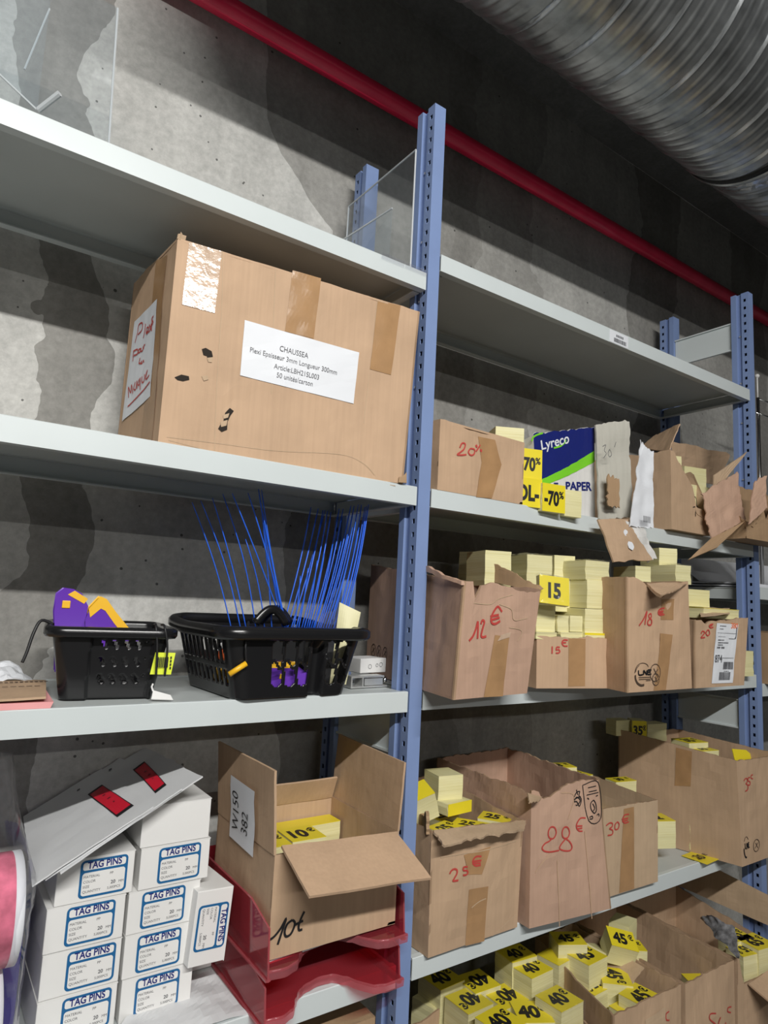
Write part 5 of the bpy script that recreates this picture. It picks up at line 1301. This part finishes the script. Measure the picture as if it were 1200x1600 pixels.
TIES_R = [((-0.186,0.150,1.437), (-0.131,0.170,1.674), (.004, 0)), ((-0.181,0.140,1.438), (-0.115,0.170,1.673), (.003, 0)), ((-0.168,0.150,1.438), (-0.094,0.180,1.673), (.002, 0)), ((-0.178,0.120,1.439), (-0.171,0.120,1.538), (.002, 0)), ((-0.163,0.140,1.438), (-0.104,0.170,1.671), (.003, 0)),
 ((-0.179,0.100,1.441), (-0.167,0.100,1.552), (.002, 0)), ((-0.157,0.130,1.439), (-0.105,0.150,1.668), (.004, 0)), ((-0.168,0.100,1.441), (-0.149,0.100,1.567), (.003, 0)), ((-0.152,0.120,1.440), (-0.103,0.140,1.665), (.004, 0)), ((-0.164,0.090,1.442), (-0.141,0.090,1.580), (.002, 0)), ((-0.143,0.120,1.440), (-0.085,0.140,1.674), (.005, 0)),
 ((-0.161,0.080,1.442), (-0.130,0.080,1.598), (.004, 0)), ((-0.141,0.110,1.441), (-0.082,0.130,1.673), (.004, 0)), ((-0.159,0.070,1.443), (-0.119,0.070,1.604), (.003, 0)), ((-0.138,0.100,1.441), (-0.071,0.120,1.680), (.005, 0)), ((-0.152,0.070,1.443), (-0.106,0.070,1.618), (.004, 0)), ((-0.135,0.090,1.442), (-0.070,0.110,1.679), (.006, 0)),
 ((-0.141,0.070,1.443), (-0.096,0.070,1.632), (.004, 0)), ((-0.142,0.060,1.444), (-0.096,0.060,1.641), (.005, 0)), ((-0.119,0.090,1.442), (-0.067,0.100,1.681), (.005, 0)), ((-0.131,0.060,1.444), (-0.088,0.060,1.632), (.004, 0)), ((-0.115,0.080,1.443), (-0.066,0.090,1.680), (.006, 0)), ((-0.123,0.060,1.444), (-0.071,0.070,1.673), (.006, 0)), ((-0.118,0.060,1.444), (-0.074,0.060,1.674), (.007, 0)), ((-0.119,0.050,1.445), (-0.070,0.060,1.677), (.006, 0))]
for a, b, bd_ in TIES_R: tie('blue cable tie of the dense bundle leaning right out of the big basket', a, b, bd_, 'dense bundle of blue ties')

# ---------------------------------------------------------------- small things on the basket shelf
t = thing('white_carton', 'small white carton beside the right end of the big basket', 'box', (-.016, .115, ZL3 + .022), (0, 0, math.radians(8)))
bevel(MB().box((-.035, -.02, 0), (.030, .03, .027)).build('carton_body', 'white_carton', t), .001, 1)
mb = MB()
for x, z, r in ((-.012, .012, .004), (.006, .014, .003), (.016, .015, .004)): mb.ribbon([(x + r * math.cos(q * .7), -.0206, z + r * math.sin(q * .7)) for q in range(10)], (0, -1, 0), .0008)
mb.build('printed_mark', 'ink_grey', t)
t = thing('metal_clamp', 'flat zinc clamp with a screw lying by the upright in front of the white carton', 'clamp', (-.042, .075, ZL3), (0, 0, math.radians(3)))
mb = MB().box((-.045, -.012, .0), (.038, .012, .003)).box((-.045, -.012, .003), (-.042, .012, .018)).box((-.020, -.012, .003), (-.017, .012, .018)).box((-.045, -.012, .018), (.030, .012, .021)).box((-.014, -.011, .004), (.028, -.009, .016))
mb.build('bracket', 'zinc', t)
MB().lathe([(0, .008), (.0052, .006), (.006, 0), (.003, 0), (.003, -.02)], (.034, -.004, .012), (.7, -.7, .1), 14).build('screw', 'steel', t, True)
t = thing('paper_pad', 'pad of pink forms under a brown card cover left of the small basket', 'paper pad', (-.62, .07, ZL3))
L = t.location.copy()
mb = MB(); 
mb.hexa([Vector(p) - L for p in ((-.74, -.002, ZL3 + .0002), (-.583, .002, ZL3 + .0002), (-.572, .17, ZL3 + .0002), (-.74, .17, ZL3 + .0002), (-.74, -.002, ZL3 + .009), (-.580, .002, ZL3 + .008), (-.570, .17, ZL3 + .009), (-.74, .17, ZL3 + .009))])
mb.build('pink_forms', 'pink_paper', t)
MB().sheet(Vector((-.75, -.006, ZL3 + .0115)) - L, Vector((-.590, .0, ZL3 + .014)) - L, Vector((-.562, .19, ZL3 + .011)) - L, Vector((-.75, .19, ZL3 + .012)) - L, t=.003, amp=.002, nu=14).build('card_cover', 'card', t)
mb = MB()
for i in range(24): mb.box((-.10 + i * .0065, .075, .0152), (-.096 + i * .0065, .080, .0156))
for i in range(14): mb.box((-.10 + i * .010, .030, .0152), (-.093 + i * .010, .032, .0156))
mb.build('printed_line', 'ink_brown', t)
t = thing('paper_sheet', 'crumpled white paper lying at the back of the brown and pink pad', 'paper', (-.63, .20, ZL3 + .018))
MB().sheet((-.06, -.02, 0), (.055, -.03, -.002), (.03, .06, .012), (-.06, .07, .020), t=.0008, amp=.012, nu=14, nv=10, scale=30).build('paper', 'white_paper', t)

# ---------------------------------------------------------------- clear acrylic sheets on the top left shelf
def clear_panel(label, q, edges, th=.003):
    q = [Vector(p) for p in q]; loc = (q[0] + q[1]) / 2
    t = thing('acrylic_sheet', label, 'acrylic sheet', loc)
    MB().sheet(*q, t=th, nu=1, nv=1).build('panel', 'plexi', t, base=loc)
    mb = MB()
    for a, b in edges: mb.tube([q[a], q[b]], th * .62, 6)
    mb.build('polished_edge', 'plexi_edge', t, base=loc)
    return t
zt_ = ZL1 + .0016
clear_panel('clear acrylic sheet standing endwise against the middle upright on the top shelf', [(-.021, .03, zt_), (-.021, .285, zt_), (-.021, .285, 2.405), (-.021, .030, 2.404)], [(0, 3), (3, 2), (2, 1)])
clear_panel('smaller clear acrylic sheet leaning behind the endwise one on the top shelf', [(-.075, .285, zt_), (-.028, .10, zt_), (-.024, .10, 2.31), (-.06, .285, 2.29)], [(2, 3)])
clear_panel('tall clear acrylic sheet with a bright vertical edge on the top shelf, left', [(-.80, .13, zt_), (-.566, .13, zt_), (-.579, .13, 2.46), (-.80, .13, 2.46)], [(1, 2)])
t = clear_panel('clear acrylic sheet bent to an angle at the far left of the top shelf', [(-0.780,0.090,2.258), (-0.678,0.090,2.198), (-0.679,0.090,2.392), (-0.764,0.090,2.392)], [(0, 1)], .0025)
MB().tube([Vector((-0.676,0.090,2.199)) - t.location, Vector((-0.654,0.060,2.218)) - t.location], .0045, 8).build('bent_lip', 'plexi_edge', t)
MB().tube([Vector((-0.700,0.100,2.260)) - t.location, Vector((-0.678,0.100,2.375)) - t.location], .0014, 6).build('polished_edge', 'plexi_edge', t)
for k, (lab, x) in enumerate((('clear plastic label holder clipped to the top left shelf edge', -.085), ('clear plastic label holder clipped to the top left shelf edge beside the upright', -.030))):
    t = thing('label_holder', lab, 'label holder', (x, -.001, ZL1 + .001))
    MB().box((-.026, -.0022, -.010), (.026, -.0006, .001)).box((-.026, -.0022, .0006), (.026, .024, .0020)).build('clear_clip', 'clear_film', t)

# ---------------------------------------------------------------- envelopes with red windows
def envelope(label, q, th, win=None, mark=None, bul=.002):
    q = [Vector(p) for p in q]; loc = q[0].copy()
    t = thing('document_envelope', label, 'envelope', loc)
    SEED[0] += 1
    MB().sheet(*q, t=th, amp=.0016, nu=26, nv=16, seed=SEED[0], bulge=bul, scale=9, jag=(.001, .002, .001, .001)).build('pouch', 'paper_grey', t, base=loc)
    n = (q[1] - q[0]).cross(q[3] - q[0]).normalized()
    def P(u, v, o):
        b = q[0] * (1 - u) * (1 - v) + q[1] * u * (1 - v) + q[2] * u * v + q[3] * (1 - u) * v
        d = .0016 * (noise.noise(b * 9 + Vector((SEED[0], 0, 0))) + 0.5 * noise.noise(b * 9 * 2.7)) + bul * math.sin(PI * u) * math.sin(PI * v)
        return b + n * (th / 2 + d + .0006 + o)
    if win:
        c_ = (sum(k[0] for k in win) / 4, sum(k[1] for k in win) / 4); mb = MB()
        for lvl, f_ in ((0, 1.14), (1, 1.0)):
            w = [(c_[0] + (k[0] - c_[0]) * f_, c_[1] + (k[1] - c_[1]) * f_) for k in win]
            g = lambda a, b: P(w[0][0] * (1 - a) * (1 - b) + w[1][0] * a * (1 - b) + w[2][0] * a * b + w[3][0] * (1 - a) * b, w[0][1] * (1 - a) * (1 - b) + w[1][1] * a * (1 - b) + w[2][1] * a * b + w[3][1] * (1 - a) * b, .0005 * lvl)
            for i in range(6):
                for j in range(4): mb.add([g(i / 6, j / 4), g((i + 1) / 6, j / 4), g((i + 1) / 6, (j + 1) / 4), g(i / 6, (j + 1) / 4)], [(0, 1, 2, 3)], lvl)
        wo = mb.build('address_window', ['ink_black', 'red_window'], t, base=loc)
        mb = MB()
        for i, (a0, a1, b0) in enumerate(((.42, .62, .30), (.44, .66, .48), (.50, .60, .66))):
            mb.ribbon([g(a0 + (a1 - a0) * k / 3, b0) + n * .0005 for k in range(4)], n, .0030)
        mb.build('window_print', 'ink_black', wo, base=loc)
    if mark:
        mb = MB()
        for i in range(3): mb.ribbon([P(mark[0] + .010 * i, mark[1], .0004), P(mark[0] + .010 * i + .012, mark[1] + .03, .0004)], n, .0022)
        mb.build('printed_mark', 'ink_grey', t, base=loc)
    return t
envelope('plain grey envelope at the bottom of the fanned pile on the white cartons', [(-0.547,0.014,1.129), (-0.355,0.045,1.223), (-0.362,0.319,1.211), (-0.521,0.289,1.134)], .002)
envelope('grey envelope with a red window, middle of the fanned pile on the white cartons', [(-0.564,0.017,1.124), (-0.387,0.036,1.211), (-0.403,0.327,1.194), (-0.540,0.288,1.129)], .002, [[(0.943,0.633),(1.066,0.651),(0.965,0.191),(0.873,0.179)]][0], (.80, .88))
envelope('grey envelope with a red window, topmost of the fanned pile, nearest the camera', [(-0.579,0.011,1.122), (-0.429,0.030,1.194), (-0.438,0.310,1.182), (-0.557,0.285,1.124)], .002, [[(0.691,0.658),(0.846,0.676),(0.886,0.181),(0.743,0.170)]][0], (.62, .84))

# ---------------------------------------------------------------- red letter trays
def tray(label, x0, x1, y0, y1, z, hgt, cut=1.0):
    t = thing('letter_tray', label, 'letter tray', ((x0 + x1) / 2, (y0 + y1) / 2, z)); L = t.location.copy()
    # floor with a wavy finger cut-out along its front edge
    n = 40; w = x1 - x0
    KN = [(0, 0), (.11, -.004), (.20, .004), (.27, .026), (.32, .041), (.40, .050), (.51, .056), (.60, .053), (.67, .035), (.72, .010), (.78, -.007), (.86, -.013), (1.0, -.012)]
    def front(u):
        for (a, b), (c_, d) in zip(KN, KN[1:]):
            if a <= u <= c_:
                q = (u - a) / (c_ - a); q = q * q * (3 - 2 * q); return y0 + cut * (b + (d - b) * q)
        return y0
    def face(zz, th, name, m, y_in=None):
        mb = MB(); rows = 8
        for i in range(n + 1):
            u = i / n; ya = front(u)
            for j in range(rows + 1): mb.v.append(Vector((x0 + w * u, ya + (y1 - ya) * (j / rows) ** 1.5, zz)))
        K = len(mb.v)
        for p in list(mb.v): mb.v.append(p + Vector((0, 0, th)))
        W = rows + 1
        for i in range(n):
            for j in range(rows):
                a = i * W + j; mb.f.append([a, a + 1, a + W + 1, a + W]); mb.m.append(0); mb.f.append([K + a, K + a + W, K + a + W + 1, K + a + 1]); mb.m.append(0)
            a = i * W; mb.f.append([a, a + W, K + a + W, K + a]); mb.m.append(0)
        return mb.build(name, m, t, base=L)
    face(z + .0100, .0025, 'tray_floor', 'red_acrylic')
    mb = MB(); 
    for i in range(n + 1):
        u = i / n; ya = front(u); x = x0 + w * u
        mb.v += [Vector((x, ya, z + .0005)), Vector((x, ya - .0015, z + .011)), Vector((x, ya + .0005, z + .0140))]
    for i in range(n):
        for j in range(2): a = i * 3 + j; mb.f.append([a, a + 3, a + 4, a + 1]); mb.m.append(0)
    mb.build('front_lip', 'red_acrylic_edge', t, True, base=L)
    for k, x in enumerate((x0, x1)):
        s_ = 1 if k == 0 else -1
        pf = [(y0 - .002, z), (y1, z), (y1, z + hgt), (y0 + .07, z + hgt), (y0 + .004, z + hgt * .80)]
        MB().prism(pf, 'x', x - .0012, x + .0012).build('side_wall', 'red_acrylic', t, base=L)
        ed = MB().tube([Vector((x, *pf[0])), Vector((x, *pf[4])), Vector((x, *pf[3])), Vector((x, *pf[2]))], .0016, 6); ed.build('wall_edge', 'red_acrylic_edge', t, base=L)
        MB().box((x - .004, pf[0][0], z), (x + .004, y1, z + .003)).build('foot_rail', 'red_acrylic_edge', t, base=L)
    MB().box((x0, y1 - .0012, z), (x1, y1 + .0012, z + hgt)).build('back_wall', 'red_acrylic', t, base=L)
    return t
tray('lower translucent red letter tray standing on the shelf edge', -.268, -.030, -.044, .25, ZL4 + .0003, .066)
tray('upper translucent red letter tray stacked under the black-marked carton', -.270, -.028, -.048, .25, ZL4 + .0668, .086, .9)
t = thing('paper_stack', 'white sheets lying in the upper red tray under the carton', 'paper', (-.20, .06, ZL4 + .0785))
MB().sheet((-.060, -.085, .0), (.11, -.07, .0), (.13, .10, .0), (-.058, .10, .0), t=.0045, amp=.0008, nu=10).build('sheets', 'white_paper', t)
t = thing('plastic_pouch', 'grey plastic film lying on the shelf edge in front of the white cartons', 'plastic film', (-.34, .02, ZL4 + .001))
MB().sheet((-.14, -.014, .002), (.068, -.018, .002), (.060, .112, .004), (-.09, .046, .010), t=.0012, amp=.004, nu=20, nv=14, scale=22).build('film', 'paper_grey', t)

# ---------------------------------------------------------------- pink rolls, their bag and the navy box at the left edge
def roll(label, c_, r):
    t = thing('label_roll', label, 'roll', c_, group='pink rolls in a clear bag')
    MB().lathe([(.022, -.075), (r, -.075), (r, .012), (r * .985, .013)], (0, 0, 0), (1, 0, 0), 48).build('printed_film', 'pink_film', t, True)
    MB().lathe([(r * .985, .0125), (r * 1.0, .014), (r * 1.0, .0225), (r * .93, .024), (.022, .024), (.020, -.07)], (0, 0, 0), (1, 0, 0), 48).build('paper_edge', 'white_paper', t, True)
    mb = MB()
    for k in range(9):
        q = -2.2 + k * .16; rr = r + .0006
        mb.ribbon([(-.055 + .01 * (k % 3) + .011 * i, rr * math.sin(q) * 1.0, -rr * math.cos(q) * -1.0 * -1.0) if False else (-.058 + .0115 * i, -rr * math.cos(q + 1.5), rr * math.sin(q + 1.5) * -1) for i in range(5)], (0, -1, 0), .0022)
    mb.build('printed_line', 'white_paper', t)
    return t
roll('upper pink printed roll with a white edge in the clear bag at the left edge', (-.612, .045, ZL4 + .1985), .066)
roll('lower pink printed roll with a white edge in the clear bag at the left edge', (-.622, .045, ZL4 + .0665), .066)
t = thing('clear_bag', 'crumpled clear plastic bag around the pink rolls at the left edge', 'bag', (-.64, .045, ZL4 + .003))
mb = MB(); n, m = 36, 30; SEED[0] += 1
for j in range(m + 1):
    v = j / m
    for i in range(n):
        q = 2 * PI * i / n; top = max(0, (v - .62) / .38)
        rx = (.060) * (1 - .55 * top); ry = .086 * (1 - .62 * top)
        k = 1 + (.10 + .16 * top) * noise.noise(Vector((math.cos(q) * 2.4, math.sin(q) * 2.4, v * 6.0))) + .05 * noise.noise(Vector((math.cos(q) * 7, math.sin(q) * 7, v * 15)))
        mb.v.append(Vector((.006 + rx * k * math.cos(q) - .012 * top, ry * k * math.sin(q), .385 * v)))
for j in range(m):
    for i in range(n): mb.f.append([j * n + i, j * n + (i + 1) % n, (j + 1) * n + (i + 1) % n, (j + 1) * n + i]); mb.m.append(0)
mb.build('bag_film', 'clear_film', t, True)
t = thing('navy_box', 'navy patterned box behind the pink rolls, left of the white cartons', 'box', (-.62, .20, ZL4))
bevel(MB().box((-.10, -.075, 0), (.056, .075, .165)).build('carton_body', 'navy_box', t), .001, 1)
mb = MB()
for k in range(7):
    z = .012 + .024 * k
    for y0_ in (-.07, -.03, .01):
        mb.ribbon([(.0566, y0_, z), (.0566, y0_ + .03, z + .014)], (1, 0, 0), .0016); mb.ribbon([(.0566, y0_ + .012, z - .004), (.0566, y0_ + .017, z + .012)], (1, 0, 0), .0014)
mb.build('printed_pattern', 'paper_grey', t)

# ---------------------------------------------------------------- dark film on the 65 euro cards
t = thing('plastic_wrap', 'crumpled grey printed plastic wrap lying on the 65€ cards', 'plastic film', (1.023,0.005,0.710))
L = t.location.copy()
MB().sheet(Vector((1.053,0.069,0.710)) - L, Vector((0.953,-0.088,0.700)) - L, Vector((1.044,-0.030,0.730)) - L, Vector((1.031,0.029,0.740)) - L, t=.001, amp=.010, nu=16, nv=14, scale=26, jag=(.004, .003, .004, .004), seed=4).build('film', 'grey_film', t)
# ---------------------------------------------------------------- next bay, seen past the right upright
for k, (lab, z, y0_) in enumerate((('white sheet lying lowest on the upper shelf of the next bay', 1.597, .02), ('white sheet lying on top of another on the upper shelf of the next bay', 1.606, .05))):
    t = thing('white_sheet', lab, 'sheet', (1.6, .14, z))
    MB().sheet((-.31, y0_ - .14, 0), (.40, y0_ - .14, 0), (.40, .13, .002), (-.30, .13, .004), t=.005, amp=.002).build('sheet', 'white_paper', t)
t = thing('white_board', 'large white board leaning on the wall above the sheets of the next bay', 'board', (1.6, .25, 1.615))
MB().sheet((-.31, -.06, 0), (.4, -.06, 0), (.4, .04, .090), (-.31, .04, .075), t=.006).build('board', 'white_paper', t)
t = thing('chrome_stand', 'chrome wire display stand in the next bay behind the right upright', 'display stand', (1.56, .10, 1.9))
mb = MB().tube([(-.055, .0, -.3), (-.055, .0, .34)], .006, 10).tube([(.14, .05, -.3), (.14, .05, .34)], .006, 10); mb.build('rod', 'steel', t, True)
MB().tube([(-.055, 0, .335), (.03, -.02, .330), (.14, .05, .335)], .003, 8).build('cross_wire', 'steel', t, True)
MB().tube([(-.07, 0, .285), (.03, -.02, .276), (.14, .05, .285)], .003, 8).build('cross_wire', 'steel', t, True)
MB().tube([(-.055, 0, .340), (-.055, 0, .41)], .0025, 8).lathe([(0, .008), (.006, .005), (.008, 0), (.006, -.005), (0, -.008)], (-.055, 0, .416), (0, 0, 1), 12).build('white_knob', 'white_carton', t, True)
